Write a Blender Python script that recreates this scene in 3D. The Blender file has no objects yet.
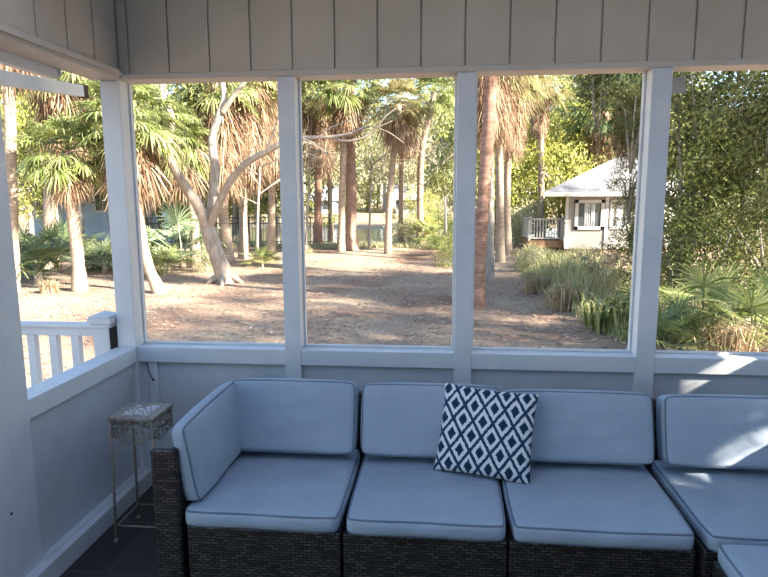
import bpy, bmesh, math, random
import numpy as np
from mathutils import Vector, Matrix
random.seed(7); RNG = np.random.default_rng(11)
S = bpy.context.scene
COL = S.collection
PI = math.pi

# ------------------------------------------------------------------ camera
F, PITCH, YAW, ROLL = 610.9, 0.14829, -0.09735, -0.00443
CAM = Vector((0, -3.2, 1.64))
fw = Vector((math.sin(YAW)*math.cos(PITCH), math.cos(YAW)*math.cos(PITCH), -math.sin(PITCH)))
rt0 = Vector((math.cos(YAW), -math.sin(YAW), 0)); up0 = rt0.cross(fw)
rt = rt0*math.cos(ROLL) + up0*math.sin(ROLL); up = -rt0*math.sin(ROLL) + up0*math.cos(ROLL)
cd = bpy.data.cameras.new('camera'); cam = bpy.data.objects.new('camera', cd); COL.objects.link(cam)
cam.matrix_world = Matrix(((rt.x, up.x, -fw.x, CAM.x), (rt.y, up.y, -fw.y, CAM.y), (rt.z, up.z, -fw.z, CAM.z), (0, 0, 0, 1)))
cd.sensor_width = 36; cd.lens = 36*F/768; cd.clip_end = 500; cd.clip_start = .05
S.camera = cam
GZ = -0.6                                             # yard level below the porch floor

def ray(px, py): return fw*F + rt*(px-384) - up*(py-288.5)
def at_y(px, py, Y):
    d = ray(px, py); return CAM + d*((Y-CAM.y)/d.y)
def at_z(px, py, z=GZ):
    d = ray(px, py); return CAM + d*((z-CAM.z)/d.z)
def at_x(px, py, X):
    d = ray(px, py); return CAM + d*((X-CAM.x)/d.x)

# ------------------------------------------------------------------ materials
def new_mat(name):
    m = bpy.data.materials.new(name); m.use_nodes = True
    nt = m.node_tree; b = nt.nodes['Principled BSDF']
    return m, nt, b
def N(nt, t, **kw):
    n = nt.nodes.new(t)
    for k, v in kw.items():
        if k.startswith('i_'):
            n.inputs[k[2:].replace('_', ' ')].default_value = v
        else: setattr(n, k, v)
    return n
def ramp(nt, src, stops):
    r = nt.nodes.new('ShaderNodeValToRGB'); e = r.color_ramp.elements
    while len(e) < len(stops): e.new(.5)
    for k, (p, c) in enumerate(stops): e[k].position = p; e[k].color = (*c, 1)
    nt.links.new(src, r.inputs['Fac']); return r.outputs['Color']
def coords(nt, scale=(1, 1, 1)):
    c = nt.nodes.new('ShaderNodeTexCoord'); mp = nt.nodes.new('ShaderNodeMapping')
    mp.inputs['Scale'].default_value = scale
    nt.links.new(c.outputs['Object'], mp.inputs['Vector']); return mp.outputs['Vector']
def noisy(name, c1, c2, scale=8, rough=.6, bump=0, stretch=(1, 1, 1), detail=6, spec=.3, lo=.35, hi=.65, bscale=None):
    m, nt, b = new_mat(name)
    v = coords(nt, stretch)
    n = N(nt, 'ShaderNodeTexNoise', i_Scale=scale, i_Detail=detail, i_Roughness=.6)
    nt.links.new(v, n.inputs['Vector'])
    nt.links.new(ramp(nt, n.outputs['Fac'], [(lo, c1), (hi, c2)]), b.inputs['Base Color'])
    b.inputs['Roughness'].default_value = rough; b.inputs['Specular IOR Level'].default_value = spec
    if bump:
        n2 = N(nt, 'ShaderNodeTexNoise', i_Scale=bscale or scale*3, i_Detail=4); nt.links.new(v, n2.inputs['Vector'])
        bp = N(nt, 'ShaderNodeBump', i_Strength=bump, i_Distance=.01)
        nt.links.new(n2.outputs['Fac'], bp.inputs['Height']); nt.links.new(bp.outputs['Normal'], b.inputs['Normal'])
    return m
def leaf_mat(name, cols, transl=.35, rough=.5, spec=.25):
    """colour differs leaf by leaf"""
    m, nt, b = new_mat(name)
    g = nt.nodes.new('ShaderNodeNewGeometry')
    c = ramp(nt, g.outputs['Random Per Island'], [(i/max(1, len(cols)-1), k) for i, k in enumerate(cols)])
    nt.links.new(c, b.inputs['Base Color']); b.inputs['Roughness'].default_value = rough
    b.inputs['Specular IOR Level'].default_value = spec
    t = nt.nodes.new('ShaderNodeBsdfTranslucent'); nt.links.new(c, t.inputs['Color'])
    mx = N(nt, 'ShaderNodeMixShader'); mx.inputs['Fac'].default_value = transl
    o = nt.nodes['Material Output']
    nt.links.new(b.outputs[0], mx.inputs[1]); nt.links.new(t.outputs[0], mx.inputs[2]); nt.links.new(mx.outputs[0], o.inputs['Surface'])
    return m

M = {}
M['paint'] = noisy('white_paint', (.60, .63, .66), (.68, .70, .72), 5, .45, .08, spec=.4)
M['panel'] = noisy('panel_paint', (.50, .53, .56), (.60, .63, .66), 2.2, .55, .05)
M['siding'] = noisy('siding_bounce_tint', (.49, .445, .375), (.55, .505, .435), 3.5, .6, .06)  # warm ground bounce mixed into the off-white board colour
M['headtrim'] = noisy('head_trim_bounce_tint', (.52, .48, .42), (.58, .54, .48), 4, .55, .05)  # tan of the ground bounce put into the trim colour
M['ceiling'] = noisy('ceiling_paint', (.70, .68, .64), (.74, .72, .68), 4, .6)
M['dark'] = noisy('dark_metal', (.02, .02, .022), (.035, .035, .04), 20, .5)
M['screw'] = noisy('screw_metal', (.05, .045, .04), (.1, .09, .08), 30, .4)
M['bronze'] = noisy('weathered_metal', (.20, .165, .13), (.33, .29, .24), 40, .5, .1)
M['cutwood'] = noisy('dark_cut_wood', (.035, .022, .014), (.09, .055, .03), 30, .8, .2)

# slate floor tiles
m, nt, b = new_mat('slate_tile'); v = coords(nt)
br = N(nt, 'ShaderNodeTexBrick', offset=0.5, i_Scale=1.0, i_Mortar_Size=.006, i_Brick_Width=.42, i_Row_Height=.42)
br.inputs['Color1'].default_value = (.032, .029, .026, 1); br.inputs['Color2'].default_value = (.052, .046, .040, 1); br.inputs['Mortar'].default_value = (.075, .07, .065, 1)
nz = N(nt, 'ShaderNodeTexNoise', i_Scale=6, i_Detail=8); nt.links.new(v, br.inputs['Vector']); nt.links.new(v, nz.inputs['Vector'])
mx = N(nt, 'ShaderNodeMix', data_type='RGBA', blend_type='MULTIPLY'); mx.inputs['Factor'].default_value = .7
nt.links.new(br.outputs['Color'], mx.inputs['A']); nt.links.new(ramp(nt, nz.outputs['Fac'], [(.3, (.5, .5, .5)), (.7, (1, 1, 1))]), mx.inputs['B'])
nt.links.new(mx.outputs['Result'], b.inputs['Base Color']); b.inputs['Roughness'].default_value = .45
M['floor'] = m

# cushion fabric: light blue grey weave
def fabric(name, c1, c2):
    m, nt, b = new_mat(name); v = coords(nt)
    n = N(nt, 'ShaderNodeTexNoise', i_Scale=5, i_Detail=5); nt.links.new(v, n.inputs['Vector'])
    nt.links.new(ramp(nt, n.outputs['Fac'], [(.35, c1), (.65, c2)]), b.inputs['Base Color'])
    w = N(nt, 'ShaderNodeTexNoise', i_Scale=420, i_Detail=2); nt.links.new(v, w.inputs['Vector'])
    n3 = N(nt, 'ShaderNodeTexNoise', i_Scale=9, i_Detail=3, i_Distortion=.8); nt.links.new(v, n3.inputs['Vector'])
    b1 = N(nt, 'ShaderNodeBump', i_Strength=.12, i_Distance=.003); nt.links.new(w.outputs['Fac'], b1.inputs['Height'])
    b2 = N(nt, 'ShaderNodeBump', i_Strength=.42, i_Distance=.02); nt.links.new(n3.outputs['Fac'], b2.inputs['Height']); nt.links.new(b1.outputs['Normal'], b2.inputs['Normal'])
    nt.links.new(b2.outputs['Normal'], b.inputs['Normal'])
    b.inputs['Roughness'].default_value = .8; b.inputs['Specular IOR Level'].default_value = .25
    return m
M['fabric'] = fabric('blue_grey_fabric', (.31, .375, .45), (.35, .415, .49))
M['piping'] = fabric('piping_fabric', (.12, .16, .21), (.17, .21, .26))

# wicker: flat resin strands woven over and under
m, nt, b = new_mat('brown_wicker')
tc = nt.nodes.new('ShaderNodeTexCoord'); sp = nt.nodes.new('ShaderNodeSeparateXYZ'); nt.links.new(tc.outputs['Object'], sp.inputs[0])
ad = N(nt, 'ShaderNodeMath', operation='ADD'); nt.links.new(sp.outputs['X'], ad.inputs[0]); nt.links.new(sp.outputs['Y'], ad.inputs[1])
cb = nt.nodes.new('ShaderNodeCombineXYZ'); nt.links.new(ad.outputs[0], cb.inputs['X']); nt.links.new(sp.outputs['Z'], cb.inputs['Y'])
br = N(nt, 'ShaderNodeTexBrick', offset=.5, i_Scale=1.0, i_Mortar_Size=.0036, i_Mortar_Smooth=.6, i_Brick_Width=.032, i_Row_Height=.012)
br.inputs['Color1'].default_value = (.016, .012, .010, 1); br.inputs['Color2'].default_value = (.105, .085, .072, 1); br.inputs['Mortar'].default_value = (.003, .0025, .0025, 1)
nt.links.new(cb.outputs[0], br.inputs['Vector']); nt.links.new(br.outputs['Color'], b.inputs['Base Color'])
bp = N(nt, 'ShaderNodeBump', i_Strength=.9, i_Distance=.006, invert=True); nt.links.new(br.outputs['Fac'], bp.inputs['Height']); nt.links.new(bp.outputs['Normal'], b.inputs['Normal'])
b.inputs['Roughness'].default_value = .42; b.inputs['Specular IOR Level'].default_value = .5
M['wicker'] = m

# ikat diamonds
m, nt, b = new_mat('diamond_ikat')
tc = nt.nodes.new('ShaderNodeTexCoord'); sp = nt.nodes.new('ShaderNodeSeparateXYZ'); nt.links.new(tc.outputs['Object'], sp.inputs[0])
jn = N(nt, 'ShaderNodeTexNoise', i_Scale=70, i_Detail=2); nt.links.new(tc.outputs['Object'], jn.inputs['Vector'])
def tri(out, period, ph):
    a = N(nt, 'ShaderNodeMath', operation='MULTIPLY_ADD'); a.inputs[1].default_value = 1/period; a.inputs[2].default_value = ph
    nt.links.new(out, a.inputs[0]); p = N(nt, 'ShaderNodeMath', operation='PINGPONG'); p.inputs[1].default_value = .5
    nt.links.new(a.outputs[0], p.inputs[0]); return p.outputs[0]
a1 = N(nt, 'ShaderNodeMath', operation='ADD'); nt.links.new(tri(sp.outputs['X'], .086, .13), a1.inputs[0]); nt.links.new(tri(sp.outputs['Z'], .128, .2), a1.inputs[1])
s1 = N(nt, 'ShaderNodeMath', operation='SUBTRACT'); s1.inputs[0].default_value = 1; nt.links.new(a1.outputs[0], s1.inputs[1])
mn = N(nt, 'ShaderNodeMath', operation='MINIMUM'); nt.links.new(a1.outputs[0], mn.inputs[0]); nt.links.new(s1.outputs[0], mn.inputs[1])
ma = N(nt, 'ShaderNodeMath', operation='MULTIPLY_ADD'); ma.inputs[1].default_value = .13; nt.links.new(jn.outputs['Fac'], ma.inputs[0]); nt.links.new(mn.outputs[0], ma.inputs[2])
cr = ramp(nt, ma.outputs[0], [(0, (.012, .03, .06)), (.285, (.015, .045, .09)), (.30, (.70, .72, .74)), (.468, (.70, .72, .74)), (.485, (.02, .05, .10))])
nt.links.new(cr, b.inputs['Base Color']); b.inputs['Roughness'].default_value = .85; b.inputs['Specular IOR Level'].default_value = .15
M['ikat'] = m

# mosaic inlay of the small table
m, nt, b = new_mat('scroll_inlay'); v = coords(nt)
vo = N(nt, 'ShaderNodeTexVoronoi', feature='DISTANCE_TO_EDGE', i_Scale=42); nt.links.new(v, vo.inputs['Vector'])
nt.links.new(ramp(nt, vo.outputs['Distance'], [(.05, (.07, .065, .06)), (.13, (.62, .62, .62))]), b.inputs['Base Color']); b.inputs['Roughness'].default_value = .35
M['inlay'] = m

# ground covered with leaf litter
m, nt, b = new_mat('leaf_litter'); v = coords(nt)
n1 = N(nt, 'ShaderNodeTexNoise', i_Scale=.55, i_Detail=6, i_Roughness=.65); n2 = N(nt, 'ShaderNodeTexNoise', i_Scale=14, i_Detail=8, i_Roughness=.8)
n3 = N(nt, 'ShaderNodeTexNoise', i_Scale=.35, i_Detail=3)
for n in (n1, n2, n3): nt.links.new(v, n.inputs['Vector'])
ca = ramp(nt, n1.outputs['Fac'], [(.3, (.31, .195, .15)), (.48, (.41, .305, .23)), (.7, (.50, .42, .32))])
cb_ = ramp(nt, n2.outputs['Fac'], [(.35, (.42, .38, .36)), (.5, (.9, .88, .86)), (.66, (1.25, 1.2, 1.12))])
mx = N(nt, 'ShaderNodeMix', data_type='RGBA', blend_type='MULTIPLY'); mx.inputs['Factor'].default_value = 1
nt.links.new(ca, mx.inputs['A']); nt.links.new(cb_, mx.inputs['B'])
nt.links.new(mx.outputs['Result'], b.inputs['Base Color']); b.inputs['Roughness'].default_value = .95; b.inputs['Specular IOR Level'].default_value = .1
bp = N(nt, 'ShaderNodeBump', i_Strength=.8, i_Distance=.05); nt.links.new(n2.outputs['Fac'], bp.inputs['Height']); nt.links.new(bp.outputs['Normal'], b.inputs['Normal'])
M['litter'] = m

m, nt, b = new_mat('pond_water'); b.inputs['Base Color'].default_value = (.09, .10, .09, 1); b.inputs['Roughness'].default_value = .08
v = coords(nt, (1, 3, 1)); n = N(nt, 'ShaderNodeTexNoise', i_Scale=3, i_Detail=3); nt.links.new(v, n.inputs['Vector'])
bp = N(nt, 'ShaderNodeBump', i_Strength=.15, i_Distance=.05); nt.links.new(n.outputs['Fac'], bp.inputs['Height']); nt.links.new(bp.outputs['Normal'], b.inputs['Normal'])
M['water'] = m

M['marsh'] = noisy('dry_marsh', (.28, .20, .12), (.40, .31, .19), 1.2, .95, .5)
def bark(name, c1, c2, zs=9, bump=.6):
    return noisy(name, c1, c2, zs, .9, bump, stretch=(2.2, 2.2, .8), spec=.1, lo=.3, hi=.7)
M['palmbark'] = noisy('palm_bark', (.22, .165, .12), (.45, .36, .28), 7, .9, .6, stretch=(.8, .8, 3.2), spec=.1, lo=.3, hi=.7)
M['redbark'] = noisy('red_bark', (.17, .095, .07), (.40, .25, .185), 6, .9, .8, stretch=(.8, .8, 3.0), spec=.1, lo=.3, hi=.7)
M['pinebark'] = bark('pine_bark', (.20, .12, .095), (.42, .28, .22), 8, .9)
M['greybark'] = bark('grey_bark', (.24, .21, .18), (.45, .40, .35), 6)
M['oakbark'] = bark('oak_bark', (.24, .195, .155), (.44, .38, .32), 5, .5)
M['frond'] = leaf_mat('palm_frond_green', [(.09, .13, .03), (.20, .25, .07), (.42, .44, .18), (.30, .34, .16), (.12, .15, .06)], .35, .4)
M['frond_yellow'] = leaf_mat('palm_frond_olive', [(.15, .16, .06), (.36, .34, .15), (.48, .40, .23), (.30, .29, .13)], .35, .45)
M['frond_blue'] = leaf_mat('palmetto_frond', [(.19, .28, .13), (.34, .43, .24), (.52, .57, .40)], .3, .45)
M['frond_dark'] = leaf_mat('dark_palmetto_frond', [(.06, .10, .04), (.12, .17, .07), (.20, .25, .12)], .3, .45)
M['dead'] = leaf_mat('dead_frond', [(.16, .085, .05), (.30, .19, .12), (.50, .39, .27), (.11, .06, .04), (.38, .27, .18)], .25, .8, .1)
M['leaf'] = leaf_mat('broad_leaf', [(.10, .14, .03), (.24, .28, .07), (.46, .48, .16), (.33, .34, .15), (.08, .09, .03)], .4)
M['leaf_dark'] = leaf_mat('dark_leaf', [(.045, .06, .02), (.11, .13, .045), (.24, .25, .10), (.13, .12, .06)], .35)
M['leaf_yellow'] = leaf_mat('yellow_leaf', [(.36, .38, .07), (.50, .52, .13), (.58, .54, .2), (.30, .34, .08)], .4)
M['leaf_pale'] = leaf_mat('pale_leaf', [(.36, .37, .19), (.50, .49, .30), (.56, .52, .36), (.26, .29, .13)], .35)
M['twig'] = leaf_mat('dry_twig', [(.20, .16, .12), (.40, .34, .27), (.28, .22, .17)], .1, .9, .1)
M['grass'] = leaf_mat('tall_grass', [(.20, .24, .08), (.42, .43, .19), (.62, .55, .36), (.34, .38, .15), (.50, .43, .27)], .3, .6)
M['straw'] = leaf_mat('straw', [(.42, .31, .19), (.60, .48, .32), (.33, .23, .14)], .2, .8)
M['litterleaf'] = leaf_mat('fallen_leaf', [(.24, .14, .10), (.40, .29, .20), (.56, .46, .34), (.17, .11, .08), (.38, .34, .25)], .1, .8)
M['hwall'] = noisy('cottage_siding', (.25, .235, .215), (.31, .295, .27), 2, .7, .1)
M['htrim'] = noisy('cottage_trim', (.44, .43, .415), (.50, .49, .475), 4, .5)
M['shingle'] = noisy('grey_shingles', (.17, .17, .18), (.27, .27, .28), 9, .85, .5, stretch=(1, 1, 3))
M['glass'] = noisy('window_glass', (.03, .04, .045), (.06, .07, .08), 2, .06, spec=.6)
M['curtain'] = noisy('curtain_cloth', (.45, .47, .50), (.65, .67, .70), 6, .8)
M['hbrown'] = noisy('brown_boards', (.20, .12, .07), (.32, .20, .12), 4, .8, .2)
M['hblue'] = noisy('pale_blue_siding', (.28, .36, .46), (.35, .43, .53), 2, .7)
M['iron'] = noisy('black_iron', (.02, .02, .022), (.05, .05, .05), 20, .5)
M['soil'] = noisy('dark_soil', (.10, .08, .06), (.2, .16, .12), 3, .95)

# ------------------------------------------------------------------ object helpers
def tag(o, label=None, cat=None, group=None, kind=None):
    for k, v in (('label', label), ('category', cat), ('group', group), ('kind', kind)):
        if v: o[k] = v
    return o
def thing(name, label, cat, loc=(0, 0, 0), rz=0, group=None):
    o = bpy.data.objects.new(name, None); COL.objects.link(o); o.empty_display_size = .1
    o.location = loc; o.rotation_euler = (0, 0, rz)
    return tag(o, label, cat, group)
def copy_tree(src, parent=None):
    c = src.copy(); COL.objects.link(c)
    if parent is not None:
        c.parent = parent
    for ch in src.children: copy_tree(ch, c)
    return c

class MB:
    def __init__(s): s.v = []; s.f = []; s.sm = []
    def add(s, vs, fs, smooth=False):
        o = len(s.v); s.v += [tuple(x) for x in vs]
        for f in fs: s.f.append(tuple(i+o for i in f)); s.sm.append(smooth)
        return s
    def box(s, x0, x1, y0, y1, z0, z1, rot=None, origin=None):
        vs = [Vector((x, y, z)) for z in (z0, z1) for y in (y0, y1) for x in (x0, x1)]
        if rot is not None:
            o = Vector(origin or (0, 0, 0)); vs = [rot @ (p-o) + o for p in vs]
        return s.add(vs, [(0, 2, 3, 1), (4, 5, 7, 6), (0, 1, 5, 4), (2, 6, 7, 3), (0, 4, 6, 2), (1, 3, 7, 5)])
    def beam(s, a, b, w, h, upv=(0, 0, 1)):
        a = Vector(a); b = Vector(b); d = (b-a).normalized(); sd = d.cross(Vector(upv)).normalized(); u = sd.cross(d)
        vs = [p + sd*i*w/2 + u*j*h/2 for p in (a, b) for (i, j) in ((-1, -1), (1, -1), (1, 1), (-1, 1))]
        return s.add(vs, [(3, 2, 1, 0), (4, 5, 6, 7), (0, 1, 5, 4), (1, 2, 6, 5), (2, 3, 7, 6), (3, 0, 4, 7)])
    def tube(s, pts, rad, n=8, closed=False, caps=True, ring=None):
        pts = [Vector(p) for p in pts]; k = len(pts)
        rad = [rad]*k if not hasattr(rad, '__len__') else rad
        vs = []; prev = None
        for i, p in enumerate(pts):
            if closed: d = pts[(i+1) % k]-pts[i-1]
            else: d = pts[min(i+1, k-1)]-pts[max(i-1, 0)]
            d.normalize()
            if prev is None:
                a = Vector((0, 0, 1)) if abs(d.z) < .9 else Vector((1, 0, 0)); a = (a-d*a.dot(d)).normalized()
            else: a = (prev-d*prev.dot(d)).normalized()
            prev = a; b = d.cross(a)
            for j in range(n):
                t = 2*PI*j/n; r = rad[i]*(ring(i, j) if ring else 1)
                vs.append(p + a*math.cos(t)*r + b*math.sin(t)*r)
        fs = []
        for i in range(k if closed else k-1):
            i2 = (i+1) % k
            for j in range(n): fs.append((i*n+j, i*n+(j+1) % n, i2*n+(j+1) % n, i2*n+j))
        if caps and not closed: fs.append(tuple(range(n))[::-1]); fs.append(tuple((k-1)*n+j for j in range(n)))
        return s.add(vs, fs, True)
    def ball(s, c, r, n=8, m=5, sq=(1, 1, 1)):
        vs = [Vector(c)+Vector((0, 0, -r*sq[2]))]
        for i in range(1, m):
            a = -PI/2+PI*i/m
            for j in range(n): vs.append(Vector(c)+Vector((math.cos(a)*math.cos(2*PI*j/n)*r*sq[0], math.cos(a)*math.sin(2*PI*j/n)*r*sq[1], math.sin(a)*r*sq[2])))
        vs.append(Vector(c)+Vector((0, 0, r*sq[2]))); fs = []
        for j in range(n): fs.append((0, 1+(j+1) % n, 1+j))
        for i in range(m-2):
            for j in range(n): fs.append((1+i*n+j, 1+i*n+(j+1) % n, 1+(i+1)*n+(j+1) % n, 1+(i+1)*n+j))
        e = len(vs)-1
        for j in range(n): fs.append((e, 1+(m-2)*n+j, 1+(m-2)*n+(j+1) % n))
        return s.add(vs, fs, True)
    def mesh(s, name):
        me = bpy.data.meshes.new(name); me.from_pydata(s.v, [], s.f)
        me.polygons.foreach_set('use_smooth', s.sm); me.update(); return me
    def build(s, name, mat, parent=None, bevel=0, kind=None):
        o = bpy.data.objects.new(name, s.mesh(name)); COL.objects.link(o); o.data.materials.append(M[mat])
        if parent is not None: o.parent = parent
        if bevel:
            md = o.modifiers.new('bevel', 'BEVEL'); md.width = bevel; md.segments = 2; md.limit_method = 'ANGLE'; md.angle_limit = .7
        if kind: o['kind'] = kind
        return o
def struct(name, mb, mat, bevel=0, label=None):
    o = mb.build(name, mat, None, bevel, 'structure')
    if label: o['label'] = label
    return o
def link_mesh(name, me, parent=None, loc=None, sc=None, rz=0):
    o = bpy.data.objects.new(name, me); COL.objects.link(o)
    if parent is not None: o.parent = parent
    if loc is not None: o.location = loc
    if sc is not None: o.scale = (sc, sc, sc) if not hasattr(sc, '__len__') else sc
    o.rotation_euler = (0, 0, rz); return o

# ------------------------------------------------------------------ porch shell
XL = -1.71; XR = 2.05; YB = 0.0
SILL = .8135; HEAD = 2.256; CEIL = 2.78
struct('floor', MB().box(XL-.12, XR+.12, -4.6, .12, -.12, 0), 'floor', label='dark slate tile porch floor')
struct('ceiling', MB().box(XL-.14, XR+.14, -1.0, .14, CEIL, CEIL+.05), 'ceiling')  # unseen strip only, left open behind so sky light reaches the sofa
# unseen roof with eaves above the ceiling, cut short with it
rf = MB(); rf.add([(XL-.5, .55, 2.84), (XR+.6, .55, 2.84), (XR+.6, -1.0, 3.1), (XL-.5, -1.0, 3.1), (XL-.5, .55, 2.95), (XR+.6, .55, 2.95), (XR+.6, -1.0, 3.22), (XL-.5, -1.0, 3.22)],
                  [(0, 1, 2, 3), (7, 6, 5, 4), (0, 4, 5, 1), (1, 5, 6, 2), (2, 6, 7, 3), (3, 7, 4, 0)])
struct('roof', rf, 'shingle')
# lower back wall panel and base
struct('wall_back', MB().box(XL-.12, XR+.12, .03, .09, 0, .74).box(XL-.12, XR+.12, -.0, .10, -.62, -.0), 'panel', label='blue grey lower wall panel behind the sofa')
struct('wall_left', MB().box(XL-.10, XL-.02, -1.0, .03, 0, .74), 'panel', label='blue grey lower wall panel under the left opening')
# upper siding: vertical boards with v grooves
def boards_x(y0, y1, z0, z1, xs):
    mb = MB()
    mb.box(xs[0]-.1, xs[-1], y0+.012, y1, z0, z1)
    for a, b_ in zip(xs[:-1], xs[1:]): mb.box(a+.0055, b_-.0055, y0, y0+.012, z0, z1)
    return mb
gx = [-1.65+.2185*k for k in range(-1, 17)]; gx = [XL] + [x for x in gx if XL+.04 < x < XR] + [XR]
struct('wall_back_siding', boards_x(0, .10, HEAD+.027, CEIL, gx), 'siding', label='vertical board siding tinted with warm bounce light above the back openings')
gy = [-.003-.2185*k for k in range(0, 20)]
mb = MB(); mb.box(XL-.1, XL-.012, gy[-1], .012, HEAD+.027, CEIL)
for a, b_ in zip(gy[1:], gy[:-1]): mb.box(XL-.012, XL, a+.0055, b_-.0055, HEAD+.027, CEIL)
struct('wall_left_siding', mb, 'siding', label='vertical board siding tinted with warm bounce light above the left opening')
# head trims
struct('trim_1', MB().box(XL, XR, -.012, .13, HEAD, HEAD+.03), 'headtrim', .003, 'head trim board over the back openings')
struct('trim_2', MB().box(XL-.14, XL+.012, -4.0, -.0, HEAD, HEAD+.03).box(XL+.012, XL+.03, -4.0, -.012, HEAD+.018, HEAD+.045), 'headtrim', .003, 'head trim board over the left opening')
# posts
posts = [(-.8604, -.7708), (.062, .1545), (1.0008, 1.0975)]
for k, (a, b_) in enumerate(posts):
    struct('trim_%d' % (3+k), MB().box(a, b_, -.004, .11, 0, HEAD), 'paint', .004, ['white post between first and second back openings', 'white post between second and third back openings', 'white post between third and fourth back openings'][k])
struct('trim_6', MB().box(XL-.105, XL+.001, -.012, .12, 0, HEAD), 'paint', .004, 'white corner post where back and left walls meet')
struct('trim_7', MB().box(XL-.125, XL+.002, -1.06, -.915, 0, HEAD), 'paint', .004, 'white post at the near end of the left opening')
t8 = MB().box(XL-.06, XL+.034, -1.22, -1.085, 0, HEAD).box(XL-.06, XL-.012, -1.085, -1.06, 0, HEAD)
t8o = struct('trim_8', t8, 'paint', .003, 'white door jamb board with dark screws beyond the left post')
for z in (.118, .42, 1.5):
    sc_ = MB(); sc_.tube([(XL+.032, -1.115, z), (XL+.038, -1.115, z)], .006, 8); sc_.build('screw', 'screw', t8o)['kind'] = 'structure'
# sills: one board with ledge per opening
xs = [XL, posts[0][0], posts[0][1], posts[1][0], posts[1][1], posts[2][0], posts[2][1], XR]
wl = ['sill of the first back opening beside the corner post', 'sill of the second back opening', 'sill of the third back opening', 'sill of the fourth back opening above the corner of the sofa']
for k in range(4):
    a, b_ = xs[2*k]+(0 if k else .0), xs[2*k+1]
    w = MB().box(a, b_, -.0, .13, SILL-.086, SILL)
    w.box(a, a+.012, .08, .11, SILL, HEAD).box(b_-.012, b_, .08, .11, SILL, HEAD).box(a+.012, b_-.012, .085, .11, SILL, SILL+.012)
    struct('window_%d' % (k+1), w, 'paint', .003, wl[k])
struct('window_5', MB().box(XL-.115, XL, -.915, -.012, SILL-.086, SILL), 'paint', .003, 'sill of the left opening')
struct('baseboard_left', MB().box(XL-.02, XL+.05, -1.08, -.0, 0, .095).box(XL-.02, XL+.014, -.915, -.0, .095, .104), 'paint', .004, 'white base board along the left wall')
# batten with hook under the back sill by the corner
bt = struct('trim_9', MB().box(-1.655, -1.605, .014, .03, .3, SILL-.09), 'paint', .003, 'narrow batten under the back sill by the corner')
hk = MB(); hk.tube([(-1.668, .008, SILL-.02), (-1.667, .006, .74), (-1.648, .010, .655), (-1.636, .012, .625)], .0028, 6); hk.ball((-1.634, .012, .622), .008)
hk.build('hook', 'screw', bt)['kind'] = 'structure'
# unseen right wall: added height blocks the sun, openings shaped for the sun patches
RW = MB()
RW.box(XR, XR+.1, -4.4, -1.21, 0, CEIL).box(XR, XR+.1, -1.21, -.83, 0, .76).box(XR, XR+.1, -1.21, -.83, 1.25, CEIL)
RW.box(XR, XR+.1, -.83, -.37, 0, CEIL).box(XR, XR+.1, -.37, -.17, 0, 1.10).box(XR, XR+.1, -.37, -.17, 1.25, CEIL).box(XR, XR+.1, -.17, .1, 0, CEIL)
RW.box(XR, XR+.1, -4.4, .1, CEIL, 5.0)
struct('wall_right_sun_block', RW, 'paint')
# unseen house wall behind the camera, raised to block sun and low sky
struct('wall_rear', MB().box(XL-.14, 6.0, -4.5, -4.4, -.6, 4.4), 'panel')

# outside board above the left opening
ob = MB(); A = at_x(57, 72, XL-.17); ob.box(XL-.19, XL-.15, -1.6, A.y-.02, HEAD-.045, HEAD+.06)
ob.tube([(XL-.17, A.y-.02, HEAD-.01), (XL-.17, A.y+.02, HEAD-.012)], [.035, .012], 10)
struct('trim_10', ob, 'paint', .004, 'pale eave board outside the left opening')

# ------------------------------------------------------------------ deck stair railing outside on the left
rl = thing('deck_railing', 'pale blue deck railing with capped newel post outside the left opening', 'railing', (-1.93, -.04, GZ))
def L(o, p): return Vector(p)-Vector(o.location)
px0, px1, py0, py1 = -1.935, -1.84, -.05, .05
O = rl.location
np_ = MB().box(px0-O.x, px1-O.x, py0-O.y, py1-O.y, 0, .965-O.z); npo = np_.build('newel_post', 'paint', rl, .004)
cp = MB()
for e, z0, z1 in ((.008, .93, .955), (.02, .955, .985), (.014, .985, .995)): cp.box(px0-e-O.x, px1+e-O.x, py0-e-O.y, py1+e-O.y, z0-O.z, z1-O.z)
e = .014; c0 = ((px0+px1)/2-O.x, (py0+py1)/2-O.y, 1.02-O.z)
q = [(px0-e-O.x, py0-e-O.y, .995-O.z), (px1+e-O.x, py0-e-O.y, .995-O.z), (px1+e-O.x, py1+e-O.y, .995-O.z), (px0-e-O.x, py1+e-O.y, .995-O.z), c0]
cp.add(q, [(0, 1, 4), (1, 2, 4), (2, 3, 4), (3, 0, 4)]); cp.build('post_cap', 'paint', npo, .003)
MB().box(px1-O.x, px1+.004-O.x, py0+.002-O.y, py1-.002-O.y, .60-O.z, .955-O.z).build('side_face_dark', 'dark', npo)['label'] = 'thin dark face on the post side'  # thin dark sheet laid over the right face of the post
MB().box(-4.2-O.x, px0-O.x, -.022-O.y, .022-O.y, .875-O.z, .925-O.z).box(-4.2-O.x, px0-O.x, -.038-O.y, .038-O.y, .925-O.z, .945-O.z).build('top_rail', 'paint', rl, .004)
MB().box(-4.2-O.x, px0-O.x, -.022-O.y, .022-O.y, .08-O.z, .13-O.z).build('bottom_rail', 'paint', rl, .004)
for k in range(16):
    x = -2.065-.132*k
    MB().box(x-.022-O.x, x+.022-O.x, -.02-O.y, .02-O.y, .13-O.z, .875-O.z).build('baluster', 'paint', rl)
MB().box(-4.2-O.x, -4.09-O.x, -.055-O.y, .055-O.y, 0, .965-O.z).build('end_post', 'paint', rl, .004)
# deck platform under that railing
struct('floor_deck', MB().box(-4.2, XL-.14, -3.5, .0, -.12, -.0).box(-4.2, XL-.14, -.05, .0, -.6, -.12), 'hbrown', label='deck boards outside the left opening')

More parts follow.
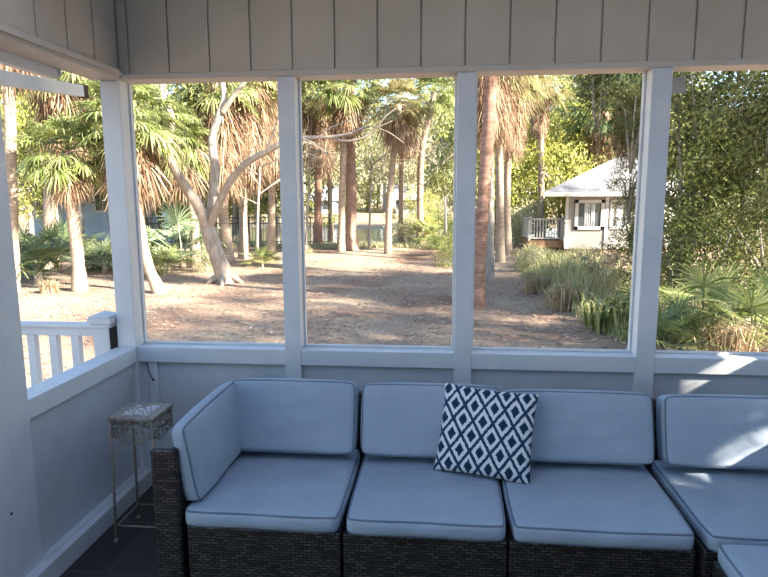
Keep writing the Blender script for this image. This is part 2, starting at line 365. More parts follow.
# white beam seen above through the left opening
A = at_x(80, 91, -2.25); B_ = at_x(-60, 68, -2.0)
ab = thing('awning_beam', 'white horizontal timber beam with dark sawn end outside left opening top', 'beam', A)
d = (B_-A); MB().beam((0, 0, 0), d*1.6, .05, .068).build('beam_board', 'paint', ab, .004)
dn = d.normalized(); MB().beam(-dn*.075, dn*.006, .046, .08).build('beam_end', 'cutwood', ab)['label'] = 'dark sawn wooden end'
# wall post that carries it, on the deck outside the picture
C_ = A+d*1.45; MB().box(C_.x-.05-A.x, C_.x+.05-A.x, C_.y-.05-A.y, C_.y+.05-A.y, -.0-A.z, C_.z-A.z+.03).build('beam_post', 'paint', ab)

# pale square tag hung in the fourth opening
tg = thing('square_tag', 'small pale square tag hanging at the top corner of fourth opening', 'tag', (1.165, .125, 2.2))
MB().box(-.04, .04, -.002, .002, -.05, .032).build('tag_sheet', 'htrim', tg, .001)
MB().tube([(0, 0, .030), (0, 0, .06)], .002, 6).build('tag_string', 'screw', tg)

# ------------------------------------------------------------------ sectional sofa
def cushion_mesh(w, d, h, r=.018, puff=.02, n=22, seed=0, edge_in=.012):
    """box cushion lying flat, base at z=0; w along x, d along y; crowned faces, tucked edges, soft folds"""
    rg = random.Random(seed); ph = [rg.uniform(0, 6.28) for _ in range(6)]
    def g(t): return math.sin(t*PI/2)*.55+t*.45
    mb = MB()
    def pos(u, v_, s):
        h2 = Vector((w/2, d/2, h/2)); c = Vector((u, v_, s)); p = Vector((c.x*h2.x, c.y*h2.y, c.z*h2.z))
        inn = Vector([max(-(h2[i]-r), min(h2[i]-r, p[i])) for i in range(3)]); q_ = p-inn
        if q_.length > 1e-9: q_ = q_.normalized()*r
        o = inn+q_; cu = (1-u*u); cv = (1-v_*v_); cs = 1-s*s
        o.z += (1 if s > 0 else -1)*abs(s)*puff*(cu**.6)*(cv**.6)
        o.z += .0022*math.sin(7*u+ph[0]+3*v_)*cv + .0018*math.sin(11*v_+ph[1]-4*u)*cu
        bul = .006*cs
        o.x += math.copysign(1, u)*abs(u)**6*bul*cv - math.copysign(1, u)*abs(u)**8*edge_in*(1-abs(v_)**2)*.0
        o.y += math.copysign(1, v_)*abs(v_)**6*bul*cu
        # corners drawn in a little
        k = (abs(u)*abs(v_))**6; o.x -= .008*k*u; o.y -= .008*k*v_
        o.z += h/2
        return o
    ts = [g(-1+2*i/n) for i in range(n+1)]; m_ = 6; ss = [-1+2*i/m_ for i in range(m_+1)]
    def grid(fn, a, b_, flip):
        vs = [fn(x, y) for y in b_ for x in a]; fs = []; W = len(a)
        for j in range(len(b_)-1):
            for i in range(W-1):
                f = (j*W+i, j*W+i+1, (j+1)*W+i+1, (j+1)*W+i); fs.append(f[::-1] if flip else f)
        mb.add(vs, fs, True)
    grid(lambda x, y: pos(x, y, 1), ts, ts, False); grid(lambda x, y: pos(x, y, -1), ts, ts, True)
    grid(lambda x, s: pos(x, -1, s), ts, ss, False); grid(lambda x, s: pos(x, 1, s), ts, ss, True)
    grid(lambda y, s: pos(-1, y, s), ts, ss, True); grid(lambda y, s: pos(1, y, s), ts, ss, False)
    bm = bmesh.new(); me = mb.mesh('cushion'); bm.from_mesh(me); bmesh.ops.remove_doubles(bm, verts=bm.verts, dist=1e-5); bm.to_mesh(me); bm.free()
    pp = MB(); off = r*.29
    for s in (1, -1):
        loop = []
        for (u0, v0, u1, v1) in ((-1, -1, 1, -1), (1, -1, 1, 1), (1, 1, -1, 1), (-1, 1, -1, -1)):
            for i in range(n):
                t = i/n; u = g(-1+2*t) if u0 != u1 else u0; v_ = g(-1+2*t) if v0 != v1 else v0
                if u0 > u1: u = -u
                if v0 > v1: v_ = -v_
                loop.append(pos(u, v_, s))
        pp.tube(loop, .0042, 6, closed=True)
    return me, pp.mesh('piping')
def cushion(name, parent, w, d, h, loc, rot=(0, 0, 0), **kw):
    me, pm = cushion_mesh(w, d, h, **kw); me.materials.append(M['fabric']); pm.materials.append(M['piping'])
    o = bpy.data.objects.new(name, me); COL.objects.link(o); o.parent = parent; o.location = loc; o.rotation_euler = rot
    p = bpy.data.objects.new('piping', pm); COL.objects.link(p); p.parent = o
    return o

FY = -1.06; BT = .378                      # wicker front face, top of wicker seat base
def wicker_base(sec, w, d, arm=False):
    """section origin: front left corner on the floor"""
    MB().box(0, w, 0, d, .035, BT-.004).build('seat_base', 'wicker', sec, .010)
    MB().box(0, w, d, d+.055, .035, .665).build('back_panel', 'wicker', sec, .012)
    for fx in (.03, w-.03):
        for fy in (.03, d): MB().tube([(fx, fy, 0), (fx, fy, .038)], .016, 10).build('foot', 'dark', sec)
def back_cush(sec, w, x, seed, z=.445, tilt=16, yb=.56, h=.315, t=.115):
    a = math.radians(90-tilt)
    # cushion lies along local y as its height, thickness along local z: rotate so that its face looks to -y
    return cushion('back_cushion', sec, w, h, t, (x, yb+.045, z+h/2*math.sin(a)+.012), (a, 0, 0), seed=seed, puff=.018)
D0 = .80
xb = [-.985, -.372, .255, .928]
s1 = thing('sofa_section', 'left end sofa section with wicker arm and a leaning side cushion', 'sofa section', (xb[0]-.005, FY, 0), 0)
wicker_base(s1, xb[1]-xb[0]-.004, D0)
MB().box(-.130, -.022, -.005, D0+.055, .035, .685).build('arm', 'wicker', s1, .012)
for fy in (.03, D0): MB().tube([(-.075, fy, 0), (-.075, fy, .038)], .016, 10).build('foot', 'dark', s1)
cushion('seat_cushion', s1, .616, .66, .066, (.297, .318, BT-.004), seed=1, puff=.012)
back_cush(s1, .595, .300, 11, h=.33)
cushion('side_cushion', s1, .325, .55, .062, (.036, .300, .622), (Matrix.Rotation(math.radians(-3), 3, 'Z') @ Matrix.Rotation(math.radians(3), 3, 'X') @ Matrix.Rotation(math.radians(-98.5), 3, 'Y')).to_euler(), seed=21, puff=.016)
s2 = thing('sofa_section', 'armless sofa section behind the patterned pillow, second from the wicker arm', 'sofa section', (xb[1], FY, 0), 0)
wicker_base(s2, xb[2]-xb[1]-.006, D0)
cushion('seat_cushion', s2, xb[2]-xb[1]-.020, .66, .066, ((xb[2]-xb[1])/2, .315, BT-.004), seed=2, puff=.012)
back_cush(s2, .625, .320, 12, h=.325)
s3 = thing('sofa_section', 'armless sofa section beside the sunlit corner section', 'sofa section', (xb[2], FY, 0), 0)
wicker_base(s3, xb[3]-xb[2]-.008, D0)
cushion('seat_cushion', s3, xb[3]-xb[2]-.022, .66, .066, ((xb[3]-xb[2])/2, .315, BT-.004), seed=3, puff=.012)
back_cush(s3, .645, .342, 13, h=.31)
s4 = thing('sofa_section', 'corner sofa section dappled with sunlight under the fourth opening', 'sofa section', (.946, FY, 0), 0)
wicker_base(s4, .80, D0)
MB().box(.745, .80, 0, D0, .035, .665).build('side_panel', 'wicker', s4, .012)
cushion('seat_cushion', s4, .655, .66, .066, (.338, .312, BT-.004), seed=4, puff=.012)
back_cush(s4, .66, .348, 14, h=.305)
cushion('side_cushion', s4, .31, .50, .11, (.645, .24, .60), (0, math.radians(100), 0), seed=24, puff=.016)
s5 = thing('sofa_section', 'sofa section turned towards the room, cut by the lower right picture corner', 'sofa section', (.955, -1.09-.66, 0), 0)
MB().box(0, .79, 0, .64, .035, BT-.004).build('seat_base', 'wicker', s5, .010)
MB().box(.735, .79, 0, .64, BT-.004, .665).build('back_panel', 'wicker', s5, .012)
for fx in (.03, .76):
    for fy in (.03, .61): MB().tube([(fx, fy, 0), (fx, fy, .038)], .016, 10).build('foot', 'dark', s5)
cushion('seat_cushion', s5, .66, .65, .066, (.332, .318, BT-.004), seed=5, puff=.012)
cushion('back_cushion', s5, .31, .62, .11, (.68, .32, .60), (0, math.radians(100), 0), seed=25, puff=.016)

# patterned throw pillow
def pillow_mesh(w, h, t, n=28):
    mb = MB()
    for s in (1, -1):
        vs = []
        for j in range(n+1):
            for i in range(n+1):
                u = -1+2*i/n; v_ = -1+2*j/n
                k = (1-abs(u)**2.2)*(1-abs(v_)**2.2)
                x = u*w/2*(1-.055*(1-v_*v_)**1.0*abs(u)**3) ; z = v_*h/2*(1-.055*(1-u*u)*abs(v_)**3)
                y = s*t/2*max(k, 0)**.42 + .004*math.sin(6*u+4*v_)*k
                vs.append((x, -y, z+h/2))
        fs = []
        for j in range(n):
            for i in range(n):
                f = (j*(n+1)+i, j*(n+1)+i+1, (j+1)*(n+1)+i+1, (j+1)*(n+1)+i); fs.append(f if s > 0 else f[::-1])
        mb.add(vs, fs, True)
    me = mb.mesh('pillow'); bm = bmesh.new(); bm.from_mesh(me); bmesh.ops.remove_doubles(bm, verts=bm.verts, dist=1e-6); bm.to_mesh(me); bm.free()
    return me
pl = bpy.data.objects.new('throw_pillow', pillow_mesh(.415, .385, .125)); COL.objects.link(pl); pl.data.materials.append(M['ikat'])
tag(pl, 'square throw pillow with navy and white diamond pattern leaning on sofa back', 'pillow')
pl.matrix_world = Matrix.Translation((.168, -.705, .450)) @ Matrix.Rotation(math.radians(-10), 4, 'Z') @ Matrix.Rotation(math.radians(-24), 4, 'X') @ Matrix.Rotation(math.radians(3), 4, 'Y')

# ------------------------------------------------------------------ small metal table
tb = thing('side_table', 'small square metal plant table with filigree apron in the corner', 'side table', (-1.445, -.497, 0), 0)
W = .112; TH = .628
MB().box(-W, W, -W, W, TH-.016, TH).build('table_top', 'bronze', tb, .003)
MB().box(-.066, .066, -.066, .066, TH-.002, TH+.0015).build('inlay_panel', 'inlay', tb)['label'] = 'pale scroll patterned inlay'
for sx in (-1, 1):
    for sy in (-1, 1):
        lg = MB().tube([(sx*(W-.010), sy*(W-.010), TH-.016), (sx*(W-.008), sy*(W-.008), .3), (sx*(W-.002), sy*(W-.002), .016)], .0065, 8); lg.build('leg', 'bronze', tb)
        MB().ball((sx*(W-.002), sy*(W-.002), .012), .012, 10, 6).build('foot', 'bronze', tb)
for z, nm in ((TH-.045, 'upper_rail'), (.085, 'stretcher')):
    r = MB()
    for a, b_ in (((-1, -1), (1, -1)), ((1, -1), (1, 1)), ((1, 1), (-1, 1)), ((-1, 1), (-1, -1))):
        r.tube([(a[0]*(W-.009), a[1]*(W-.009), z), (b_[0]*(W-.009), b_[1]*(W-.009), z)], .005, 6)
    r.build(nm, 'bronze', tb)
def spiral(c, r0, turns, ax, sgn=1, n=14):
    out = []
    for i in range(n+1):
        t = i/n; a = sgn*turns*2*PI*t; r = r0*(1-t*.8); out.append(Vector(c)+ax*(r*math.cos(a))+Vector((0, 0, r*math.sin(a))))
    return out
for k in range(4):
    fl = MB(); ax = (Vector((1, 0, 0)), Vector((0, 1, 0)))[k % 2]; o = (Vector((0, -W+.009, 0)), Vector((W-.009, 0, 0)), Vector((0, W-.009, 0)), Vector((-W+.009, 0, 0)))[k]
    z0 = TH-.052
    for i in range(5):
        c = o+ax*((i-2)*.039)+Vector((0, 0, z0-.022)); fl.tube(spiral(c, .019, 1.4, ax, 1 if i % 2 else -1), .0028, 5)
        c2 = o+ax*((i-2)*.039+.0)+Vector((0, 0, z0-.05)); fl.tube(spiral(c2, .014*(1-.12*abs(i-2)), 1.2, ax, -1 if i % 2 else 1), .0026, 5)
    for i in range(8):
        c = o+ax*((i-3.5)*.026)+Vector((0, 0, TH-.030)); fl.tube(spiral(c, .012, 1, ax), .0022, 5)
    fl.tube([o-ax*(W-.009)+Vector((0, 0, z0-.04)), o-ax*.05+Vector((0, 0, z0-.068)), o+Vector((0, 0, z0-.074)), o+ax*.05+Vector((0, 0, z0-.068)), o+ax*(W-.009)+Vector((0, 0, z0-.04))], .003, 5)
    fl.build('filigree_apron', 'bronze', tb)


# ------------------------------------------------------------------ plant generators
UPV = Vector((0, 0, 1))
def rvec(rg):
    while True:
        v = Vector((rg.uniform(-1, 1), rg.uniform(-1, 1), rg.uniform(-1, 1)))
        if .05 < v.length < 1: return v.normalized()
def frond(mb, o, d, Lp, R, n=20, spread=105, droop=.35, w=.045, fold=.25, rg=random, pr=.012, tipdroop=.6):
    d = Vector(d).normalized(); o = Vector(o)
    sd = d.cross(UPV)
    if sd.length < .05: sd = Vector((1, 0, 0))
    sd.normalize(); sd = (sd+rvec(rg)*.25).normalized(); sd = (sd-d*sd.dot(d)).normalized(); u = sd.cross(d)
    sag = Vector((0, 0, -droop*Lp*.35)); h = o+d*Lp+sag
    mid = o+d*Lp*.5+sag*.3
    if Lp > .05: mb.tube([o, mid, h], [pr*1.4, pr, pr*.7], 3, caps=False)
    d2 = (d+Vector((0, 0, -droop*.5))).normalized()
    for k in range(n):
        t = -1+2*k/(n-1); a = math.radians(spread)*t+rg.uniform(-.04, .04)
        ld = (d2*math.cos(a)+sd*math.sin(a)+u*fold*abs(t)).normalized()
        l = R*(.62+.38*math.cos(a*.8))*rg.uniform(.88, 1.08)
        ws = (ld.cross(u)).normalized()*w*.5
        p0 = h; p1 = h+ld*l*.5+Vector((0, 0, -.06*l)); p2 = h+ld*l*.86+Vector((0, 0, -(.16+tipdroop*.3*rg.random())*l))
        p3 = h+ld*l*.98+Vector((0, 0, -(.22+tipdroop*.6*rg.random())*l))
        mb.add([p0-ws*.3, p0+ws*.3, p1-ws, p1+ws, p2-ws*.6, p2+ws*.6, p3], [(0, 1, 3, 2), (2, 3, 5, 4), (4, 5, 6)])
def crown_mesh(seed, nf=30, Lp=.75, R=.75, lo=-35, hi=75, n=28, w=.05):
    rg = random.Random(seed); mb = MB()
    for i in range(nf):
        az = i*2.39996+rg.uniform(-.3, .3); el = math.radians(lo+(hi-lo)*((i+.5)/nf)+rg.uniform(-8, 8))
        d = Vector((math.cos(az)*math.cos(el), math.sin(az)*math.cos(el), math.sin(el)))
        frond(mb, d*.08, d, Lp*rg.uniform(.8, 1.2), R*rg.uniform(.85, 1.15), n, 110, .45, w, rg=rg)
    return mb.mesh('palm_crown')
def skirt_mesh(seed, length=1.0, nf=34, R=.75, n=12, rad=.16):
    rg = random.Random(seed); mb = MB()
    for i in range(nf):
        az = i*2.39996+rg.uniform(-.4, .4); z = -length*(i/nf)**1.1
        el = math.radians(rg.uniform(-82, -48) if i > nf*.25 else rg.uniform(-60, -15))
        d = Vector((math.cos(az)*math.cos(el), math.sin(az)*math.cos(el), math.sin(el)))
        frond(mb, Vector((math.cos(az)*rad, math.sin(az)*rad, z)), d, .45*rg.uniform(.5, 1.2), R*rg.uniform(.7, 1.2), n, 48, .5, .032, .1, rg=rg, tipdroop=.9)
    return mb.mesh('palm_skirt')
def leaf_cloud(n, blobs, size=.07, seed=0, flat=.35, cl=22, sig=.16):
    g = np.random.default_rng(seed); nb = len(blobs)
    wt = np.array([b_[3]**2 for b_ in blobs]); wt = wt/wt.sum()
    nc = max(1, n//cl); bi = g.choice(nb, nc, p=wt)
    C = np.array([b_[:3] for b_ in blobs])[bi]; Rr = np.array([b_[3] for b_ in blobs])[bi]
    d = g.normal(size=(nc, 3)); d /= np.linalg.norm(d, axis=1)[:, None]
    cc = C+d*(Rr*g.uniform(.45, 1, nc)**.6)[:, None]
    ci = np.repeat(np.arange(nc), cl); m_ = len(ci)
    p = cc[ci]+g.normal(size=(m_, 3))*(sig*Rr[ci])[:, None]*[1, 1, .7]
    a = g.normal(size=(m_, 3)); a[:, 2] -= .35; a /= np.linalg.norm(a, axis=1)[:, None]
    b_ = g.normal(size=(m_, 3)); b_ -= a*(a*b_).sum(1)[:, None]; b_ /= np.linalg.norm(b_, axis=1)[:, None]
    l = size*g.uniform(.6, 1.3, m_)[:, None]; w = l*.42
    V = np.empty((m_, 4, 3)); V[:, 0] = p-a*l; V[:, 1] = p+b_*w; V[:, 2] = p+a*l; V[:, 3] = p-b_*w
    return quads(V.reshape(-1, 3), 'leaf_crown')
def quads(V, name):
    me = bpy.data.meshes.new(name); n = len(V)//4
    me.vertices.add(len(V)); me.vertices.foreach_set('co', V.astype(np.float32).ravel())
    me.loops.add(len(V)); me.loops.foreach_set('vertex_index', np.arange(len(V), dtype=np.int32))
    me.polygons.add(n); me.polygons.foreach_set('loop_start', np.arange(0, 4*n, 4, dtype=np.int32))
    me.update(calc_edges=True); return me
def with_mat(me, mat):
    c = me.copy(); c.materials.clear(); c.materials.append(M[mat]); return c
def trunk_path(pts, jit=0, rg=random):
    """smooth path through points (Catmull-Rom)"""
    P = [Vector(p) for p in pts]; P = [P[0]*2-P[1]]+P+[P[-1]*2-P[-2]]; out = []
    for i in range(1, len(P)-2):
        for k in range(5):
            t = k/5; a, b_, c, d = P[i-1:i+3]
            out.append(.5*((2*b_)+(c-a)*t+(2*a-5*b_+4*c-d)*t*t+(3*b_-a-3*c+d)*t**3))
    out.append(P[-2]); return out

CROWNS = [crown_mesh(s, nf, w=.05) for s, nf in ((1, 36), (2, 40), (3, 32))]
CR_BIG = crown_mesh(9, 24, .65, .95, -45, 70, 34, .065)
SK_S = [skirt_mesh(s, .7, 34) for s in (5, 6)]
SK_L = [skirt_mesh(s, 2.4, 95) for s in (7, 8)]
def palm(label, base_px, pts_px, r, crown=0, cs=1.0, cmat='frond', skirt='S', sks=1.0, barkm='palmbark', group=None, Y=None, cz=0, name='palm_tree', depth=0, crz=0):
    """base_px on the yard ground; the trunk goes up through the picture points at the distance of its base"""
    B0 = at_z(*base_px) if Y is None else Vector((at_y(*base_px, Y).x, Y, GZ))
    P = [B0]+[at_y(x, y, B0.y+depth*(k+1)) for k, (x, y) in enumerate(pts_px)]
    t = thing(name, label, 'palm', B0, 0, group)
    path = trunk_path([p-B0 for p in P]); k = len(path)
    rad = [r*(1.35-.35*min(1, i/3)) if i < 3 else r*(1-.15*i/k) for i in range(k)]
    # ringed trunk
    mb = MB(); mb.tube([path[0]-Vector((0, 0, .1))]+path, [rad[0]*1.1]+rad, 12, ring=lambda i, j: 1+.05*math.sin(i*2.1+j*1.3)); mb.build('trunk', barkm, t)
    top = path[-1]
    if crown is not None:
        link_mesh('crown', with_mat(CR_BIG if crown == 'big' else CROWNS[crown], cmat), t, top+Vector((0, 0, cz)), cs, crz)
    if skirt:
        link_mesh('dead_fronds', with_mat((SK_S if skirt == 'S' else SK_L)[int(abs(base_px[0])) % 2], 'dead'), t, top+Vector((0, 0, cz-.05)), sks, crz+1)
    return t

# ------------------------------------------------------------------ yard, pond, far bank
gm = MB(); nx, ny = 70, 60; g2 = random.Random(3)
def gz(x, y):
    h = GZ+.04*math.sin(x*.9+y*.3)*math.sin(y*.7)
    if y > 25.5: h -= min(1, (y-25.5)/2.5)*.55
    if x > 3 and y < 21: h += .0
    return h
X0, X1, Y0, Y1 = -45, 30, -25, 29
vs = [(X0+(X1-X0)*i/nx, Y0+(Y1-Y0)*j/ny, 0) for j in range(ny+1) for i in range(nx+1)]
vs = [(x, y, gz(x, y)-(.0 if y > .2 or abs(x) > 5 else .02)) for x, y, z in vs]
gm.add(vs, [(j*(nx+1)+i, j*(nx+1)+i+1, (j+1)*(nx+1)+i+1, (j+1)*(nx+1)+i) for j in range(ny) for i in range(nx)], True)
struct('ground', gm, 'litter', label='yard covered with dry leaf litter')
struct('pond_water', MB().box(-60, 40, 26.4, 46, -1.2, -.82), 'water', label='still pond behind the palms')
fb = MB(); fb.add([(-70, 44, -.9), (60, 44, -.9), (60, 50, -.55), (-70, 50, -.55), (80, 150, -.3), (-90, 150, -.3)], [(0, 1, 2, 3), (3, 2, 4, 5)])
struct('ground_far_bank', fb, 'marsh', label='straw coloured far bank of the pond')
# fallen leaves and straw
def litter(n, box, size, seed, mat, name, label, dens=None):
    g = np.random.default_rng(seed); x = g.uniform(box[0], box[1], n); y = g.uniform(box[2]**.5, box[3]**.5, n)**2
    z = np.array([gz(a, b_) for a, b_ in zip(x, y)])+g.uniform(.004, .03, n)
    an = g.uniform(0, 2*PI, n); l = size*g.uniform(.5, 1.4, n); ti = g.uniform(-.35, .35, n)
    a = np.stack([np.cos(an), np.sin(an), ti], 1)*l[:, None]; b_ = np.stack([-np.sin(an), np.cos(an), g.uniform(-.35, .35, n)], 1)*(l*.3)[:, None]
    p = np.stack([x, y, z], 1); V = np.stack([p-a, p+b_, p+a, p-b_], 1).reshape(-1, 3)
    o = link_mesh(name, with_mat(quads(V, name), mat)); tag(o, label, 'leaf litter', None, 'stuff')
litter(16000, (-12, 7, 2.5, 24), .055, 4, 'litterleaf', 'fallen_leaves', 'brown fallen leaves strewn over the yard')

# ------------------------------------------------------------------ palms
palm('short palm with drooping green crown seen through the left opening', (80, 292), [(77, 250), (71, 200), (67, 152)], .15, 1, .80, skirt='S', sks=.62, depth=-.1)
palm('brown skirted palm behind the short palm at the left opening top', (50, 268), [(50, 200), (54, 130), (58, 60)], .2, 0, 1.2, skirt='L', sks=1.15)
palm('tall straight pale palm trunk just past the near left post', (14, 310), [(12, 200), (9, 90), (7, 10)], .14, 2, 1.0, skirt='S', Y=10.5)
palm('leaning curved palm trunk right beside the corner post', (160, 293), [(147, 262), (138, 215), (131, 165), (131, 118)], .13, 0, .95, skirt='S', sks=1.1)
palm('shaggy palm left of the oak with bright fans over brown skirt', (196, 268), [(194, 220), (186, 170), (180, 138)], .14, 'big', .8, 'frond', 'S', 1.05)
palm('palm behind the oak with long brown skirt of dead fronds', (228, 262), [(222, 200), (216, 130), (216, 78)], .19, 0, 1.2, 'frond', 'L', 1.15)
palm('shaggy palm second to the right of the oak', (243, 258), [(243, 200), (242, 120), (243, 66)], .16, 1, 1.3, 'frond_yellow', 'L', 1.25)
palm('thin trunked shaggy palm left of the first post right of oak', (271, 252), [(272, 200), (270, 130), (268, 60)], .15, 2, 1.3, 'frond', 'L', 1.4)
palm('palm with brown trunk near the left edge of second opening', (318, 246), [(318, 200), (319, 150), (320, 96)], .18, 0, 1.15, 'frond_yellow', 'L', 1.0, barkm='redbark')
palm('slim pale palm trunk in front of the thick red trunk', (341, 252), [(342, 200), (344, 140), (346, 84)], .14, 1, 1.15, 'frond', 'S', 1.2)
palm('palm in the middle of the second opening with reddish trunk', (388, 253), [(389, 210), (394, 150), (399, 104)], .135, 2, .95, 'frond_yellow', 'S', 1.05)
palm('thin palm just right of the reddish middle palm', (401, 246), [(401, 200), (402, 150), (405, 120)], .12, 0, .8, 'frond_yellow', 'S', .95)
palm('curved tall palm whose crown stands against the sky', (421, 247), [(420, 200), (422, 150), (431, 110), (434, 92)], .15, 0, .9, 'frond', None)
palm('slender palm between the brown trunked palm and the slim pale palm', (331, 243), [(330, 200), (330, 150), (331, 112)], .12, 2, .95, 'frond_yellow', 'S', 1.0)
palm('red barked palm trunk nearest to the third opening', (477, 307), [(480, 250), (484, 190), (489, 120), (492, 40), (494, -30)], .135, 2, 1.0, 'frond', 'S', barkm='redbark')
palm('dark trunked palm close behind the red barked trunk', (489, 280), [(490, 230), (490, 180), (489, 120), (488, 40)], .12, 1, 1.0, 'frond_yellow', 'L', .8, barkm='greybark')
palm('pale spotted palm trunk third from the third opening left post', (500, 262), [(500, 200), (499, 140), (500, 56)], .14, 0, 1.1, 'frond_yellow', 'L', .85)
palm('palm with shaggy straw skirt left of the cottage deck', (508, 256), [(507, 200), (509, 140), (512, 76)], .14, 1, 1.1, 'frond_yellow', 'L', .85)
palm('tall thin palm rising behind the cottage deck railing', (540, 240), [(541, 200), (541, 150), (540, 84)], .18, 2, 1.2, 'frond_yellow', 'L', .75)
palm('palm above the cottage roof with dark hanging fronds', (612, 240), [(610, 190), (607, 150), (604, 112)], .26, 2, 1.6, 'frond_dark', 'L', 1.25, barkm='redbark', Y=31)
palm('dark palm leaning over from behind the third opening right post', (655, 300), [(654, 200), (648, 120), (634, 62)], .12, 2, .8, 'frond_dark', 'L', .55, Y=9.8)

# thick red pine trunk
def trunk_thing(name, label, cat, base_px, pts_px, rad, barkm, Y=None):
    B0 = at_z(*base_px) if Y is None else Vector((at_y(*base_px, Y).x, Y, GZ))
    path = trunk_path([Vector((0, 0, -.1))]+[at_y(x, y, B0.y)-B0 for x, y in pts_px]); k = len(path)
    t = thing(name, label, cat, B0); mb = MB()
    rr = [rad*(1.5 if i == 0 else 1.15 if i < 3 else 1-.3*i/k) for i in range(k)]
    mb.tube(path, rr, 12, ring=lambda i, j: 1+.07*math.sin(j*2.4+i)); mb.build('trunk', barkm, t); return t, path
pine, ppath = trunk_thing('pine_tree', 'thick reddish pine trunk right behind the slim pale palm', 'tree', (351, 250), [(351, 220), (351, 180), (350, 130), (350, 60)], .26, 'pinebark', Y=22.6)
link_mesh('crown', with_mat(leaf_cloud(2600, [(0, 0, 0, 1.6), (1.2, .5, .6, 1.1), (-1.1, .2, .4, 1.2)], .10, 70), 'leaf'), pine, ppath[-1]+Vector((0, 0, .6)))

# ------------------------------------------------------------------ the oak
OB = at_z(225, 282); OY = OB.y
oak = thing('oak_tree', 'leaning pale oak with forked limbs in the first opening', 'tree', OB)
def op(x, y, dy=0): return at_y(x, y, OY+dy)-OB
def limb(name, pts, r0, r1, parent=oak, n=10):
    path = trunk_path(pts); k = len(path); mb = MB()
    mb.tube(path, [r0+(r1-r0)*i/(k-1) for i in range(k)], n, ring=lambda i, j: 1+.06*math.sin(j*2.2+i*1.7)); return mb.build(name, 'oakbark', parent)
trk = MB(); path = trunk_path([Vector((0, 0, -.1)), op(224, 275), op(218, 258), op(211, 238), op(207, 226)]); rr = [.33, .28, .25]+[.225-.035*i/len(path) for i in range(len(path)-3)]
trk.tube(path, rr, 14, ring=lambda i, j: 1+.08*math.sin(j*1.9+i*.8))
for a in (0, 1.3, 2.4, 3.6, 4.9): trk.tube([(0, 0, .28), (math.cos(a)*.33, math.sin(a)*.33, .08), (math.cos(a)*.55, math.sin(a)*.55, -.08)], [.10, .08, .04], 7)
trk.build('trunk', 'oakbark', oak)
limb('limb', [op(208, 229), op(198, 206, -.2), op(186, 188, -.3), (op(174, 168, -.4)), op(168, 145, -.5), op(172, 118, -.6), op(162, 95, -.7), op(163, 60, -.8)], .16, .05)
limb('limb', [op(208, 230), op(213, 200, .1), op(215, 168, .2), op(212, 140, .3), op(219, 115, .3), op(224, 95, .4), op(216, 60, .4)], .155, .065)
limb('limb', [op(221, 114, .3), op(232, 98, .2), op(243, 84, .1), op(255, 66, 0)], .09, .05)
lr = limb('limb', [op(209, 228), op(217, 208, -.2), op(230, 182, -.4), op(248, 162, -.6), op(266, 152, -.7), op(285, 142, -.8), op(302, 138, -.9), op(330, 137, -1), op(352, 133, -1.1)], .12, .03)
for pts, a, b_ in (([(332, 137), (345, 141), (362, 138), (377, 128), (384, 118), (396, 108)], .035, .012), ([(352, 133), (366, 127), (380, 126), (392, 121)], .03, .01), ([(302, 138), (316, 145), (330, 157), (338, 164)], .025, .01),
                   ([(297, 152), (310, 154), (322, 160)], .02, .008), ([(318, 138), (330, 128), (345, 122), (360, 114)], .02, .008), ([(378, 128), (390, 133), (404, 143)], .014, .006), ([(266, 152), (274, 130), (280, 110)], .03, .012)):
    limb('branch', [op(x, y, -1) for x, y in pts], a, b_, lr, 6)
link_mesh('crown', with_mat(leaf_cloud(2400, [(-1.2, 0, 5.3, 1.3), (.6, .3, 6.0, 1.5), (2.0, 0, 5.6, 1.0), (-2.3, -.3, 4.8, .8)], .06, 31), 'leaf'), oak)

# ------------------------------------------------------------------ leafy trees and shrubs
BR = [leaf_cloud(4200, [(0, 0, 0, 1), (.7, .2, .3, .7), (-.7, -.1, .2, .75), (.1, .5, .6, .7), (-.2, -.5, -.4, .7), (.4, -.4, -.5, .6)], .055, 41),
      leaf_cloud(4200, [(0, 0, 0, .9), (.5, .3, .7, .7), (-.5, .1, .75, .65), (.3, -.3, -.6, .7), (-.5, .2, -.6, .7)], .05, 42),
      leaf_cloud(3200, [(0, 0, 0, .9), (.9, 0, -.1, .6), (-.9, .1, -.15, .6), (.2, -.2, .4, .6)], .05, 43)]
FINE = [leaf_cloud(7000, [(0, 0, 0, 1), (.7, .2, .3, .7), (-.7, -.1, .2, .75), (.1, .5, .6, .7), (-.2, -.5, -.5, .7), (.4, -.4, -.7, .6)], .04, 44),
        leaf_cloud(7000, [(0, 0, 0, .9), (.5, .3, .7, .7), (-.5, .1, .75, .65), (.3, -.3, -.6, .7), (-.5, .2, -.6, .7)], .04, 45)]
MCACHE = {}
def cm(me, mat):
    k = (me.name, mat)
    if k not in MCACHE: MCACHE[k] = with_mat(me, mat)
    return MCACHE[k]
